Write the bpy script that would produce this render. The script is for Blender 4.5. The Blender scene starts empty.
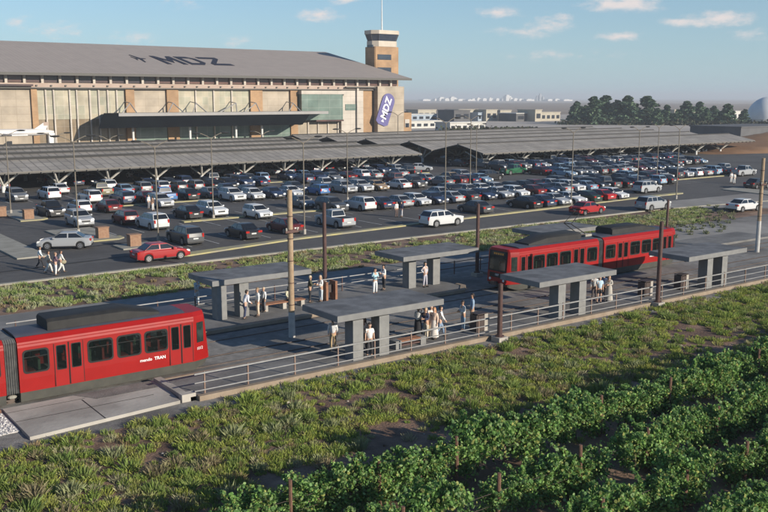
import bpy, bmesh, math, random
from mathutils import Vector, Matrix
random.seed(7)
scn = bpy.context.scene
COL = scn.collection
R = math.radians

# ------------------------------------------------------------------ survey of the place
# x runs along the tram line, y across it (away from the vineyard), z up; metres.
CAM_H = 13.0
_f, _cx, _cy, _yh, _vx = 915.0, 384.0, 256.0, 98.0, 1640.0
_p = math.atan((_cy-_yh)/_f)
_Z = Vector((0, math.cos(_p), -math.sin(_p)))
_X = Vector((_vx-_cx, _cy-_yh, _f)).normalized()
_Y = _Z.cross(_X)
if _Y.z < 0: _Y = -_Y
def G(u, v, z=0.0):
    r = Vector((u-_cx, _cy-v, _f)); t = (z-CAM_H)/r.dot(_Z)
    P = r*t
    return Vector((P.dot(_X), P.dot(_Y), z))
def PY(u, v, y0):
    r = Vector((u-_cx, _cy-v, _f)); t = y0/r.dot(_Y); P = r*t
    return P.dot(_X), P.dot(_Z)+CAM_H
def DIR(u, v):
    r = Vector((u-_cx, _cy-v, _f)).normalized()
    d = Vector((r.dot(_X), r.dot(_Y), r.dot(_Z)))
    return math.atan2(d.x, d.y), math.asin(d.z)

# ------------------------------------------------------------------ materials
def nodes_of(m):
    m.use_nodes = True
    nt = m.node_tree
    return nt, nt.nodes, nt.links, nt.nodes['Principled BSDF']
def setc(sock, c): sock.default_value = (c[0], c[1], c[2], 1)
MATS = {}
def mat(name, c1, c2=None, scale=3.0, rough=0.8, bump=0.0, metal=0.0, detail=6.0, c3=None, scale2=0.3, coord='Object',
        lo=0.35, hi=0.65, spec=0.5, bscale=None, coat=0.0):
    m = bpy.data.materials.new(name); MATS[name] = m
    nt, N, L, bs = nodes_of(m)
    setc(bs.inputs['Base Color'], c1)
    bs.inputs['Roughness'].default_value = rough
    bs.inputs['Metallic'].default_value = metal
    bs.inputs['Specular IOR Level'].default_value = spec
    bs.inputs['Coat Weight'].default_value = coat
    if c2 is None and not bump: return m
    if coord == 'Position':
        g = N.new('ShaderNodeNewGeometry'); src = g.outputs['Position']
    else:
        tc = N.new('ShaderNodeTexCoord'); src = tc.outputs['Object']
    last = None
    if c2 is not None:
        nz = N.new('ShaderNodeTexNoise'); nz.inputs['Scale'].default_value = scale; nz.inputs['Detail'].default_value = detail
        L.new(src, nz.inputs['Vector'])
        mr = N.new('ShaderNodeMapRange'); mr.inputs[1].default_value = lo; mr.inputs[2].default_value = hi
        L.new(nz.outputs['Fac'], mr.inputs[0])
        mx = N.new('ShaderNodeMix'); mx.data_type = 'RGBA'
        setc(mx.inputs[6], c1); setc(mx.inputs[7], c2)
        L.new(mr.outputs[0], mx.inputs[0]); last = mx.outputs[2]
        if c3 is not None:
            n2 = N.new('ShaderNodeTexNoise'); n2.inputs['Scale'].default_value = scale2; n2.inputs['Detail'].default_value = 8
            L.new(src, n2.inputs['Vector'])
            m2 = N.new('ShaderNodeMapRange'); m2.inputs[1].default_value = 0.45; m2.inputs[2].default_value = 0.62
            L.new(n2.outputs['Fac'], m2.inputs[0])
            x2 = N.new('ShaderNodeMix'); x2.data_type = 'RGBA'
            setc(x2.inputs[7], c3); L.new(last, x2.inputs[6]); L.new(m2.outputs[0], x2.inputs[0]); last = x2.outputs[2]
        L.new(last, bs.inputs['Base Color'])
    if bump:
        nb = N.new('ShaderNodeTexNoise'); nb.inputs['Scale'].default_value = bscale or scale*4; nb.inputs['Detail'].default_value = 5
        L.new(src, nb.inputs['Vector'])
        bp = N.new('ShaderNodeBump'); bp.inputs['Strength'].default_value = bump; bp.inputs['Distance'].default_value = 0.05
        L.new(nb.outputs['Fac'], bp.inputs['Height']); L.new(bp.outputs['Normal'], bs.inputs['Normal'])
    return m
def tint_mat(name, rough=0.35, metal=0.0, coat=0.0, spec=0.5, noise=0.0):
    m = bpy.data.materials.new(name); MATS[name] = m
    nt, N, L, bs = nodes_of(m)
    oi = N.new('ShaderNodeObjectInfo'); src = oi.outputs['Color']
    if noise:
        tc = N.new('ShaderNodeTexCoord'); nz = N.new('ShaderNodeTexNoise'); nz.inputs['Scale'].default_value = 9
        L.new(tc.outputs['Object'], nz.inputs['Vector'])
        mr = N.new('ShaderNodeMapRange'); mr.inputs[3].default_value = 1-noise; mr.inputs[4].default_value = 1+noise
        mr.inputs[1].default_value = .3; mr.inputs[2].default_value = .7
        L.new(nz.outputs['Fac'], mr.inputs[0])
        ml = N.new('ShaderNodeVectorMath'); ml.operation = 'SCALE'
        L.new(src, ml.inputs[0]); L.new(mr.outputs[0], ml.inputs['Scale']); src = ml.outputs[0]
    L.new(src, bs.inputs['Base Color'])
    bs.inputs['Roughness'].default_value = rough; bs.inputs['Metallic'].default_value = metal
    bs.inputs['Coat Weight'].default_value = coat; bs.inputs['Specular IOR Level'].default_value = spec
    return m
def grid_mat(name, c1, c2, line, w, h, axes='xz', mortar=0.04, rough=0.7, offset=0.0, spec=0.5, metal=0.0, noise=0.12):
    """panels or bricks laid out on the world axes of a wall or roof"""
    m = bpy.data.materials.new(name); MATS[name] = m
    nt, N, L, bs = nodes_of(m)
    tc = N.new('ShaderNodeTexCoord'); sp = N.new('ShaderNodeSeparateXYZ'); L.new(tc.outputs['Object'], sp.inputs[0])
    cb = N.new('ShaderNodeCombineXYZ')
    L.new(sp.outputs['xyz'.index(axes[0])], cb.inputs[0]); L.new(sp.outputs['xyz'.index(axes[1])], cb.inputs[1])
    br = N.new('ShaderNodeTexBrick'); L.new(cb.outputs[0], br.inputs['Vector'])
    br.offset = offset; br.squash = 1.0
    br.inputs['Scale'].default_value = 1.0
    br.inputs['Brick Width'].default_value = w; br.inputs['Row Height'].default_value = h
    br.inputs['Mortar Size'].default_value = mortar; br.inputs['Mortar Smooth'].default_value = 0.1
    setc(br.inputs['Color1'], c1); setc(br.inputs['Color2'], c2); setc(br.inputs['Mortar'], line)
    nz = N.new('ShaderNodeTexNoise'); nz.inputs['Scale'].default_value = 0.35; nz.inputs['Detail'].default_value = 8
    L.new(tc.outputs['Object'], nz.inputs['Vector'])
    mr = N.new('ShaderNodeMapRange'); mr.inputs[1].default_value = .3; mr.inputs[2].default_value = .7
    mr.inputs[3].default_value = 1-noise; mr.inputs[4].default_value = 1+noise
    L.new(nz.outputs['Fac'], mr.inputs[0])
    ml = N.new('ShaderNodeVectorMath'); ml.operation = 'SCALE'
    L.new(br.outputs['Color'], ml.inputs[0]); L.new(mr.outputs[0], ml.inputs['Scale'])
    L.new(ml.outputs[0], bs.inputs['Base Color'])
    bs.inputs['Roughness'].default_value = rough; bs.inputs['Specular IOR Level'].default_value = spec
    bs.inputs['Metallic'].default_value = metal
    return m
def attr_mat(name, rough=0.9, transl=0.15):
    m = bpy.data.materials.new(name); MATS[name] = m
    nt, N, L, bs = nodes_of(m)
    at = N.new('ShaderNodeAttribute'); at.attribute_name = 'Col'
    L.new(at.outputs['Color'], bs.inputs['Base Color']); bs.inputs['Roughness'].default_value = rough
    bs.inputs['Specular IOR Level'].default_value = 0.2
    if transl:
        tr = N.new('ShaderNodeBsdfTranslucent'); L.new(at.outputs['Color'], tr.inputs['Color'])
        mx = N.new('ShaderNodeMixShader'); mx.inputs[0].default_value = transl
        L.new(bs.outputs[0], mx.inputs[1]); L.new(tr.outputs[0], mx.inputs[2])
        L.new(mx.outputs[0], N['Material Output'].inputs['Surface'])
    return m

M = MATS
mat('soil', (.17,.105,.07), (.27,.175,.12), 0.9, .95, 1.0, c3=(.12,.072,.048), scale2=.25, coord='Position', bscale=7)
mat('bank_soil', (.17,.10,.066), (.29,.185,.125), 1.3, .95, 1.0, c3=(.11,.064,.043), scale2=.4, coord='Position', bscale=9)
mat('desert', (.39,.33,.275), (.45,.385,.32), .02, .95, 0, c3=(.31,.26,.22), scale2=.006, coord='Position')
mat('apron', (.40,.355,.31), (.46,.41,.36), .05, .95, 0, c3=(.35,.31,.265), scale2=.02, coord='Position')
mat('far_field', (.23,.175,.13), (.28,.215,.16), .01, .95, 0, coord='Position')
mat('asphalt', (.072,.069,.066), (.10,.096,.092), 1.2, .9, .3, c3=(.06,.057,.056), scale2=.12, coord='Position', bscale=20)
mat('road_asphalt', (.075,.072,.07), (.098,.094,.09), 1.6, .9, .3, c3=(.064,.061,.06), scale2=.1, coord='Position', bscale=20)
mat('track_asphalt', (.175,.166,.152), (.265,.252,.232), 2.2, .92, .5, c3=(.115,.108,.10), scale2=.2, coord='Position', bscale=16)
mat('path_asphalt', (.18,.178,.175), (.235,.232,.225), 1.5, .92, .3, c3=(.13,.127,.122), scale2=.15, coord='Position', bscale=16)
mat('light_pavement', (.25,.235,.215), (.31,.295,.27), .6, .9, .2, c3=(.21,.195,.18), scale2=.08, coord='Position')
mat('platform_top', (.15,.146,.14), (.20,.195,.187), 1.4, .9, .3, c3=(.115,.112,.108), scale2=.3, coord='Position')
mat('concrete', (.36,.33,.29), (.43,.40,.35), 1.2, .88, .25, c3=(.30,.275,.24), scale2=.4, coord='Position')
mat('slab_concrete', (.37,.35,.31), (.46,.435,.39), 1.0, .9, .3, c3=(.30,.28,.25), scale2=.5, coord='Position')
mat('kerb_tan', (.24,.185,.13), (.30,.24,.18), 1.5, .9, .2, coord='Position')
mat('kerb_yellow', (.40,.36,.16), (.33,.30,.19), 1.3, .85, .1, c3=(.28,.26,.19), scale2=.5, coord='Position')
mat('kerb_grey', (.25,.24,.20), (.33,.315,.27), .8, .9, .1, coord='Position')
mat('white_line', (.55,.55,.53), (.4,.4,.39), 2, .8, coord='Position')
mat('ballast', (.45,.43,.41), (.62,.60,.58), 9, .95, 1.0, coord='Position', bscale=14)
mat('rail_steel', (.09,.07,.06), (.13,.10,.085), 4, .6, metal=.3)
mat('rust_steel', (.075,.04,.035), (.11,.06,.05), 5, .65, metal=.2)
mat('fence_rail', (.34,.34,.34), (.27,.27,.27), 3, .5, metal=.4)
mat('fence_post', (.20,.13,.10), (.26,.18,.14), 4, .7)
mat('pole_wood', (.30,.21,.13), (.38,.28,.18), 3, .85, .3)
mat('pole_grey', (.50,.49,.47), (.40,.39,.37), 3, .75, .2)
mat('white_paint', (.72,.72,.70), (.62,.61,.58), 2, .6)
mat('shelter_roof', (.12,.125,.132), (.175,.18,.187), 1.6, .85, .25, c3=(.09,.093,.098), scale2=.7)
mat('shelter_edge', (.17,.17,.17), (.21,.21,.205), 1.5, .8, .1)
mat('shelter_leg', (.19,.19,.185), (.23,.23,.222), 2.5, .85, .2)
mat('wood_slat', (.20,.085,.045), (.27,.13,.07), 4, .7)
mat('bin_dark', (.045,.03,.025), (.06,.04,.035), 4, .6)
mat('tram_red', (.30,.008,.007), (.27,.007,.006), 2, .45, spec=.3)
mat('tram_nose', (.29,.008,.007), (.26,.007,.006), 2, .45, spec=.3)
mat('tram_skirt', (.05,.05,.042), (.07,.068,.055), 2, .7)
mat('tram_roof', (.05,.055,.075), (.07,.07,.09), 1.5, .55)
mat('tram_box', (.014,.014,.014), (.022,.022,.021), 3, .7)
mat('tram_glass', (.012,.02,.018), (.035,.05,.045), 2.2, .12, spec=.6)  # greenish noise in the colour stands for reflections and interior behind the glass
mat('tram_bellows', (.20,.20,.19), (.13,.13,.125), 4, .8)
mat('tram_rubber', (.012,.012,.012), rough=.8)
mat('seat_green', (.05,.10,.06), (.10,.14,.10), 5, .7)
mat('lamp_white', (.85,.85,.82), rough=.25)
mat('display', (.015,.012,.01), rough=.3)
mat('display_text', (.75,.30,.03), rough=.5)
mat('sign_white', (.80,.80,.80), rough=.5)
mat('sign_purple', (.125,.115,.265), (.14,.13,.29), 1, .6, spec=.2)
mat('roof_text', (.012,.012,.026), rough=.7)
mat('car_glass', (.012,.015,.02), rough=.08, spec=.7)
mat('tyre', (.018,.018,.018), rough=.9)
mat('rim', (.38,.38,.39), rough=.35, metal=.8)
mat('car_black', (.02,.02,.02), rough=.6)
mat('headlight', (.80,.80,.78), rough=.15)
mat('taillight', (.40,.015,.01), rough=.2)
mat('plate', (.6,.6,.58), rough=.5)
tint_mat('paint', .38, .0, .25)
tint_mat('cloth', .9, noise=.12)
tint_mat('skin', .6, noise=.05)
tint_mat('hair', .7, noise=.2)
mat('eye', (.02,.015,.012), rough=.3)
mat('trunk', (.10,.07,.05), (.16,.115,.08), 6, .95, .6)
mat('post_wood', (.12,.06,.04), (.18,.10,.065), 8, .9, .4)
attr_mat('tuft', .9, .3); attr_mat('leaf', .5, .38); attr_mat('needle', .9, .0)
grid_mat('panel_beige', (.385,.325,.25), (.35,.295,.225), (.28,.23,.17), 3.2, 1.6, noise=.2)
grid_mat('panel_sand', (.36,.305,.235), (.33,.28,.21), (.26,.215,.165), 2.4, 7.0, noise=.2)
grid_mat('brick', (.36,.215,.105), (.32,.185,.085), (.33,.225,.14), .9, .3, offset=.5, mortar=.03, noise=.2)
grid_mat('curtain_glass', (.42,.37,.275), (.33,.325,.245), (.47,.42,.34), 1.5, 1.9, rough=.2, noise=.22)  # pale cream reflections on the glazing are painted into its colours
grid_mat('low_glass', (.20,.15,.095), (.23,.185,.125), (.30,.25,.20), 2.3, 3.4, rough=.2, noise=.25)
grid_mat('green_glass', (.14,.195,.165), (.17,.22,.19), (.28,.31,.265), 3.4, 2.1, rough=.15, noise=.2)
mat('clere_glass', (.045,.035,.04), (.14,.075,.06), .12, .2)
grid_mat('panel_white', (.48,.43,.37), (.45,.405,.345), (.36,.31,.255), 5, 1.5)
mat('parapet', (.42,.33,.275), (.37,.275,.22), .3, .8)
grid_mat('metal_roof', (.345,.295,.26), (.33,.284,.25), (.27,.236,.21), 1.0, 60, axes='xy', mortar=.06, rough=.7, noise=.06)
grid_mat('pv_roof', (.34,.31,.27), (.27,.245,.21), (.17,.155,.135), 1.3, 2.3, axes='xy', mortar=.10, rough=.6, noise=.15)
mat('pv_edge', (.10,.095,.085), rough=.7)
mat('pv_steel', (.66,.63,.57), (.56,.54,.49), 2, .6)
mat('pv_dark', (.03,.03,.03), rough=.8)
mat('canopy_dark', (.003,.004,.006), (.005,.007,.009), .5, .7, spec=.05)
mat('canopy_edge', (.30,.29,.28), (.27,.26,.25), .5, .6)
mat('tower_glass', (.03,.04,.06), (.05,.065,.09), .5, .12)
mat('tower_cream', (.52,.46,.38), (.47,.41,.33), .6, .7)
mat('lamp_steel', (.20,.17,.13), (.16,.14,.11), 2, .6)
mat('lamp_head', (.03,.03,.03), rough=.5)
mat('brick_box', (.25,.14,.085), (.31,.19,.12), 6, .85)
mat('wall_white', (.56,.55,.51), (.50,.485,.45), .4, .8)
mat('wall_cream', (.42,.385,.31), (.37,.335,.265), .3, .85)
mat('wall_blue', (.36,.42,.48), (.31,.37,.43), .3, .8)
mat('wall_grey', (.085,.085,.09), (.11,.11,.112), .3, .85)
mat('window_dark', (.03,.035,.045), rough=.2)
mat('dome_white', (.74,.74,.73), (.68,.68,.67), .2, .6)
mat('bank_brown', (.23,.125,.06), (.29,.165,.085), .25, .95, .6, c3=(.17,.09,.045), scale2=.08, coord='Position', bscale=2)
mat('plane_white', (.60,.58,.56), rough=.4)
mat('plane_red', (.5,.06,.04), rough=.4)
mat('city_pale', (.75,.73,.70), rough=.8)
mat('city_grey', (.34,.36,.38), rough=.8)

m_=mat('tram_pane',(.02,.03,.03),rough=.06)
_nt,_N,_L,_bs=nodes_of(m_)
_tr=_N.new('ShaderNodeBsdfTransparent'); setc(_tr.inputs['Color'],(.46,.52,.50))
_mx=_N.new('ShaderNodeMixShader'); _fr=_N.new('ShaderNodeFresnel'); _fr.inputs['IOR'].default_value=1.6
_ad=_N.new('ShaderNodeMath'); _ad.operation='ADD'; _ad.inputs[1].default_value=.18; _L.new(_fr.outputs[0],_ad.inputs[0])
_L.new(_ad.outputs[0],_mx.inputs[0]); _L.new(_tr.outputs[0],_mx.inputs[1]); _L.new(_bs.outputs[0],_mx.inputs[2]); _L.new(_mx.outputs[0],_N['Material Output'].inputs['Surface'])
mat('tram_inside',(.30,.29,.27),(.24,.23,.22),2,.8)
mat('seat_red',(.30,.03,.025),(.22,.02,.02),4,.7)
mat('grab_yellow',(.55,.25,.04),rough=.5)
# ------------------------------------------------------------------ mesh helpers
class MB:
    def __init__(s): s.v=[]; s.f=[]; s.m=[]; s.mats=[]; s.smooth=False; s.ang=35
    def mi(s, m):
        m = MATS[m]
        if m not in s.mats: s.mats.append(m)
        return s.mats.index(m)
    def poly(s, pts, m):
        b = len(s.v); s.v += [tuple(p) for p in pts]; s.f.append(tuple(range(b, b+len(pts)))); s.m.append(s.mi(m))
    def box(s, x0,x1,y0,y1,z0,z1, m):
        b = len(s.v)
        s.v += [(x0,y0,z0),(x1,y0,z0),(x1,y1,z0),(x0,y1,z0),(x0,y0,z1),(x1,y0,z1),(x1,y1,z1),(x0,y1,z1)]
        k = s.mi(m)
        for q in ((0,3,2,1),(4,5,6,7),(0,1,5,4),(1,2,6,5),(2,3,7,6),(3,0,4,7)):
            s.f.append(tuple(b+i for i in q)); s.m.append(k)
    def prism(s, pts, z0, z1, m, mtop=None):
        """pts counter-clockwise in xy"""
        n = len(pts); b = len(s.v)
        s.v += [(p[0],p[1],z0) for p in pts] + [(p[0],p[1],z1) for p in pts]
        k = s.mi(m); kt = s.mi(mtop) if mtop else k
        s.f.append(tuple(b+i for i in reversed(range(n)))); s.m.append(k)
        s.f.append(tuple(b+n+i for i in range(n))); s.m.append(kt)
        for i in range(n):
            j = (i+1)%n; s.f.append((b+i,b+j,b+n+j,b+n+i)); s.m.append(k)
    def loft(s, rings, m, caps=True, mseg=None):
        n = len(rings[0]); b = len(s.v)
        for r in rings: s.v += [tuple(p) for p in r]
        k = s.mi(m)
        for a in range(len(rings)-1):
            for i in range(n):
                j = (i+1)%n
                if mseg and mseg[i] is None: continue
                s.f.append((b+a*n+i, b+a*n+j, b+(a+1)*n+j, b+(a+1)*n+i)); s.m.append(s.mi(mseg[i]) if mseg else k)
        if caps:
            s.f.append(tuple(b+i for i in reversed(range(n)))); s.m.append(k)
            s.f.append(tuple(b+(len(rings)-1)*n+i for i in range(n))); s.m.append(k)
    def tube(s, p, q, r0, m, r1=None, n=8):
        p=Vector(p); q=Vector(q); d=(q-p).normalized(); r1 = r0 if r1 is None else r1
        a = d.orthogonal().normalized(); c = d.cross(a)
        rings=[]
        for pt,r in ((p,r0),(q,r1)):
            rings.append([pt + a*math.cos(2*math.pi*i/n)*r + c*math.sin(2*math.pi*i/n)*r for i in range(n)])
        s.loft(rings, m)
    def path(s, pts, r, m, n=6):
        for a,b in zip(pts[:-1], pts[1:]): s.tube(a,b,r,m,n=n)
    def ell(s, c, rx, ry, rz, m, nu=12, nv=8, v0=-.5, v1=.5):
        rings=[]
        for j in range(nv+1):
            t = math.pi*(v0+(v1-v0)*j/nv); z=math.sin(t); q=max(math.cos(t), .02)
            rings.append([(c[0]+rx*q*math.cos(2*math.pi*i/nu), c[1]+ry*q*math.sin(2*math.pi*i/nu), c[2]+rz*z) for i in range(nu)])
        s.loft(rings, m)
    def mesh(s, name):
        me = bpy.data.meshes.new(name); me.from_pydata(s.v, [], s.f)
        for m in s.mats: me.materials.append(m)
        me.polygons.foreach_set('material_index', s.m)
        if s.smooth:
            me.polygons.foreach_set('use_smooth', [True]*len(s.f))
            me.set_sharp_from_angle(angle=R(s.ang))
        me.validate(); me.update()
        return me
    def build(s, name, parent=None, loc=None, rz=0.0):
        return link(name, s.mesh(name), parent, loc, rz)
def link(name, data, parent=None, loc=None, rz=0.0):
    o = bpy.data.objects.new(name, data); COL.objects.link(o)
    if parent: o.parent = parent
    if loc is not None: o.location = loc
    if rz: o.rotation_euler = (0,0,rz)
    return o
def tag(o, label, cat, group=None, kind=None):
    if label: o['label'] = label
    if cat: o['category'] = cat
    if group: o['group'] = group
    if kind: o['kind'] = kind
    return o
def thing(name, label, cat, loc=(0,0,0), rz=0.0, group=None):
    return tag(link(name, None, None, loc, rz), label, cat, group)
def struct(name, mb):
    o = mb.build(name); o['kind'] = 'structure'; return o
def kids(o): return [c for c in CH.get(o.name, [])]
CH = {}
def copy_tree(o, parent=None, color=None):
    c = o.copy(); COL.objects.link(c); c.parent = parent
    for ch in list(o.children): copy_tree(ch, c)
    return c
def sheet(name, pts, z, m):
    b = MB(); b.poly([(p[0],p[1],z) for p in pts], m); return struct(name, b)
ORD = ['first','second','third','fourth','fifth','sixth','seventh','eighth','ninth','tenth','eleventh','twelfth','thirteenth','fourteenth',
 'fifteenth','sixteenth','seventeenth','eighteenth','nineteenth','twentieth']
def ordn(i):
    if i < 20: return ORD[i]
    t = ['twenty','thirty','forty','fifty','sixty'][(i+1)//10-2]; r=(i+1)%10
    if r == 0: return {'twenty':'twentieth','thirty':'thirtieth','forty':'fortieth','fifty':'fiftieth','sixty':'sixtieth'}[t]
    return t+'-'+ORD[r-1]
def text_mesh(txt, size, depth, m, align='CENTER', spacing=1.0, shear=0.0, bold=0.0):
    cu = bpy.data.curves.new('lettering','FONT'); cu.body = txt; cu.size = size; cu.extrude = depth
    cu.align_x = align; cu.align_y = 'CENTER'; cu.space_character = spacing; cu.shear = shear; cu.offset = bold; cu.resolution_u = 3
    o = bpy.data.objects.new('lettering', cu); COL.objects.link(o)
    dg = bpy.context.evaluated_depsgraph_get(); dg.update()
    me = bpy.data.meshes.new_from_object(o.evaluated_get(dg))
    bpy.data.objects.remove(o); bpy.data.curves.remove(cu)
    me.materials.clear(); me.materials.append(MATS[m])
    return me
HAZE=.00028; SKYS=.083; SKYDUST=0.1; SKYTINT=(.78,1.0,1.20); CLOUDC=(8.6,7.7,7.4); HORC=(4.0,5.55,6.7); SUNE=5.0; EXPO=0.28

# ------------------------------------------------------------------ ground, roads, platforms
b = MB(); S = 14000
b.poly([(-S,-S,0),(S,-S,0),(S,S,0),(-S,S,0)], 'desert'); struct('ground', b)
sheet('soil_field', [(-60,-40),(170,-40),(170,67),(-60,67)], .006, 'soil')
sheet('bank', [(-60,23.2),(170,23.2),(170,36),(-60,36)], .012, 'bank_soil')
sheet('apron', [(-150,180),(420,150),(760,300),(620,520),(-150,520)], .02, 'apron')
sheet('far_field', [(-2000,760),(1050,470),(1900,500),(1900,1900),(-2000,2600)], .04, 'far_field')
sheet('track_bed', [(-60,34.2),(170,34.2),(170,57.2),(-60,57.2)], .018, 'track_asphalt')
sheet('footpath', [(-60,51.6),(66,51.6),(66,57.0),(-60,57.0)], .026, 'path_asphalt')
sheet('verge_gravel', [G(640,249),G(735,238),G(800,229),G(800,219),G(690,226),G(640,234)], .03, 'light_pavement')
sheet('road', [(-90,66.5),(175,67.6),(175,86),(78,75.4),(31,71),(-90,71)], .026, 'road_asphalt')
sheet('parking_lot', [(-120,70.5),(31,70.5),(78,74.8),(112,77.5),(175,84),(230,118),(230,200),(-120,215)], .018, 'asphalt')
sheet('side_road', [G(690,199.5),G(768,191.5),G(860,184),G(860,209),G(768,208.5),G(655,207.5),G(640,203.5)], .034, 'light_pavement')
b = MB(); b.prism([(-90,66.05),(92,66.9),(92,67.3),(-90,66.45)], 0, .13, 'kerb_grey'); struct('kerb', b)
b = MB(); b.prism([(92,66.9),(130,62),(150,50),(150,49.5),(129.5,61.5),(92,66.5)][::-1], 0, .13, 'kerb_grey'); struct('kerb', b)
# long yellow-edged island between road and parking
b = MB(); pts=[(30.2,70.4),(31.5,69.9),(43,72.3),(60,73.7),(78,74.8),(98,76.2),(107.5,76.3),(108.2,76.8),(107.5,77.3),(98,77.0),(78,75.5),(60,74.4),(43,73.0),(31,71.2)]
b.prism(pts, 0, .15, 'kerb_yellow'); struct('kerb_island', b)
# medians between car rows with their heads
def island(pts, m='kerb_grey'):
    b = MB(); b.prism(pts, 0, .14, m); struct('kerb_island', b)
for (y0,y1,x0,x1) in ((89.6,90.5,40,76),(89.9,90.6,78,146),(107.7,108.3,40,100),(124.5,125.2,40,102),(107.7,108.3,116,150)):
    island([(x0,y0),(x1,y0),(x1,y1),(x0,y1)], 'kerb_yellow')
for (x0,x1,y0,y1) in ((26.4,29.0,100.9,111),(26.2,30.6,82.6,91.6)):
    island([(x0,y0),(x1-.6,y0),(x1,y0+.5),(x1,y1),(x0,y1)])
    island([(x0-.1,y0-.35),(x1-.4,y0-.35),(x1+.35,y0+.35),(x1+.35,y0+1.4),(x1+.02,y0+1.4),(x1+.02,y0+.45),(x1-.62,y0-.02),(x0-.1,y0-.02)], 'kerb_yellow')
island([(28.3,76.2),(31.5,76.2),(31.5,78.8),(28.3,78.8)])
island([(19.6,76.8),(21.9,76.8),(22.1,77.2),(22.1,120),(19.6,120)])
island([G(722,190),G(768,195.5),G(800,199),G(800,194),G(768,191.5),G(735,188)])
# painted bay lines, then long dark strips on the asphalt
b = MB()
for (y0,y1,x0,x1) in ((75.6,80.2,31,97),(85.2,89.4,31,126),(90.8,95.2,46,144),(103,107.5,31,100),(108.5,113,31,100),(119.3,123.8,30,100)):
    x = x0
    while x <= x1:
        yy = y0 + (max(0,(x-31))*.02 if y0 < 76 else 0) - (max(0,31+30-x)*.05 if y0 < 76 else 0)
        b.poly([(x,yy,.036),(x+.12,yy,.036),(x+.12,y1,.036),(x,y1,.036)], 'white_line'); x += 2.75
struct('road_lines', b)
b = MB()
for (u0,v0,u1,v1) in ((0,256.5,120,243),(0,272,120,257)):
    A=G(u0,v0,.042); B=G(u1,v1,.042); d=(B-A).normalized(); n=Vector((-d.y,d.x,0))*.17
    A=A-d*20; B=B+d*3
    b.poly([A-n,B-n,B+n,A+n], 'pv_dark')
struct('road_lines', b)
# tram track: rails
b = MB()
for yc in (40.7, 44.75):
    for s in (-.72,.72):
        b.box(-60,170,yc+s-.035,yc+s+.035,.018,.06,'rail_steel')
    for s in (-.62,.62):
        b.box(-60,170,yc+s-.03,yc+s+.03,.018,.03,'pv_dark')
struct('tram_rails', b)
# open track in ballast left of the crossing slab
b = MB(); b.prism([(-40,36.2),(8.9,36.2),(8.9,42.6),(-40,42.6)], 0, .07, 'ballast'); struct('ballast_bed', b)
random.seed(3); b = MB()
for i in range(1100):
    x=random.uniform(2,8.8); y=random.uniform(36.0,38.9); r=random.uniform(.04,.085); z=.07
    a=random.uniform(0,6.3)
    pts=[(x+r*math.cos(a+k*1.57+random.uniform(-.3,.3)), y+r*math.sin(a+k*1.57), z) for k in range(4)]
    t=(x,y,z+r)
    for k in range(4): b.poly([pts[k],pts[(k+1)%4],t],'ballast')
tag(b.build('ballast_gravel'), 'pale grey crushed stone ballast beside the left tram', 'gravel', kind='stuff')
b = MB()
for k in range(16): b.box(8.4-k*.65-.13, 8.4-k*.65+.13, 38.55, 42.2, .07, .12, 'post_wood' if k%3 else 'slat' if False else 'post_wood')
b.box(-40,8.85,38.75,38.95,.07,.2,'post_wood')
struct('track_sleepers', b)
# crossing slab
b = MB()
P0=[G(30,409),G(161,381),G(194,402),G(70,434)]
b.prism([(8.95,35.0),(15.4,35.6),(15.75,39.0),(8.95,39.0)], 0, .16, 'slab_concrete'); struct('crossing_slab', b)
b = MB(); b.prism([(12.6,37.9),(15.4,37.9),(15.4,39.0),(11.9,39.0)], .162, .17, 'track_asphalt'); struct('crossing_patch', b)
b = MB()
for (x0,y0,x1,y1) in ((8.95,37.0,14.8,37.05),(8.95,38.3,12.2,38.34),(12.0,35.3,12.05,38.2)):
    b.poly([(x0,y0,.166),(x1,y0,.166),(x1,y1,.166),(x0,y1,.166)],'pv_dark')
struct('crossing_joints', b)
# near platform
b = MB(); b.box(15.9,135,35.62,38.6,0,.2,'platform_top'); struct('platform', b)
b = MB(); b.box(15.9,135,38.6,38.8,0,.235,'kerb_tan'); struct('platform_edge', b)
b = MB(); b.box(16.2,135,35.35,35.62,0,.25,'kerb_tan'); struct('kerb', b)
b = MB(); b.box(15.55,15.9,36.0,38.85,0,.32,'concrete'); b.box(15.5,16.15,35.62,36.0,0,.36,'concrete'); struct('platform_end_block', b)
# far platform
b = MB(); b.prism([(4,45.75),(40.2,45.75),(41.2,46.8),(41.2,50.4),(4,50.4)], 0, .2, 'platform_top'); struct('platform', b)
b = MB(); b.prism([(4,45.45),(40.4,45.45),(41.5,46.6),(41.5,47.4),(41.2,47.4),(41.2,46.8),(40.2,45.74),(4,45.74)], 0, .24, 'kerb_tan'); struct('platform_edge', b)
b = MB(); b.prism([(46,46.9),(80,46.9),(80,50.4),(46,50.4)], 0, .2, 'platform_top'); struct('platform', b)

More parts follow.
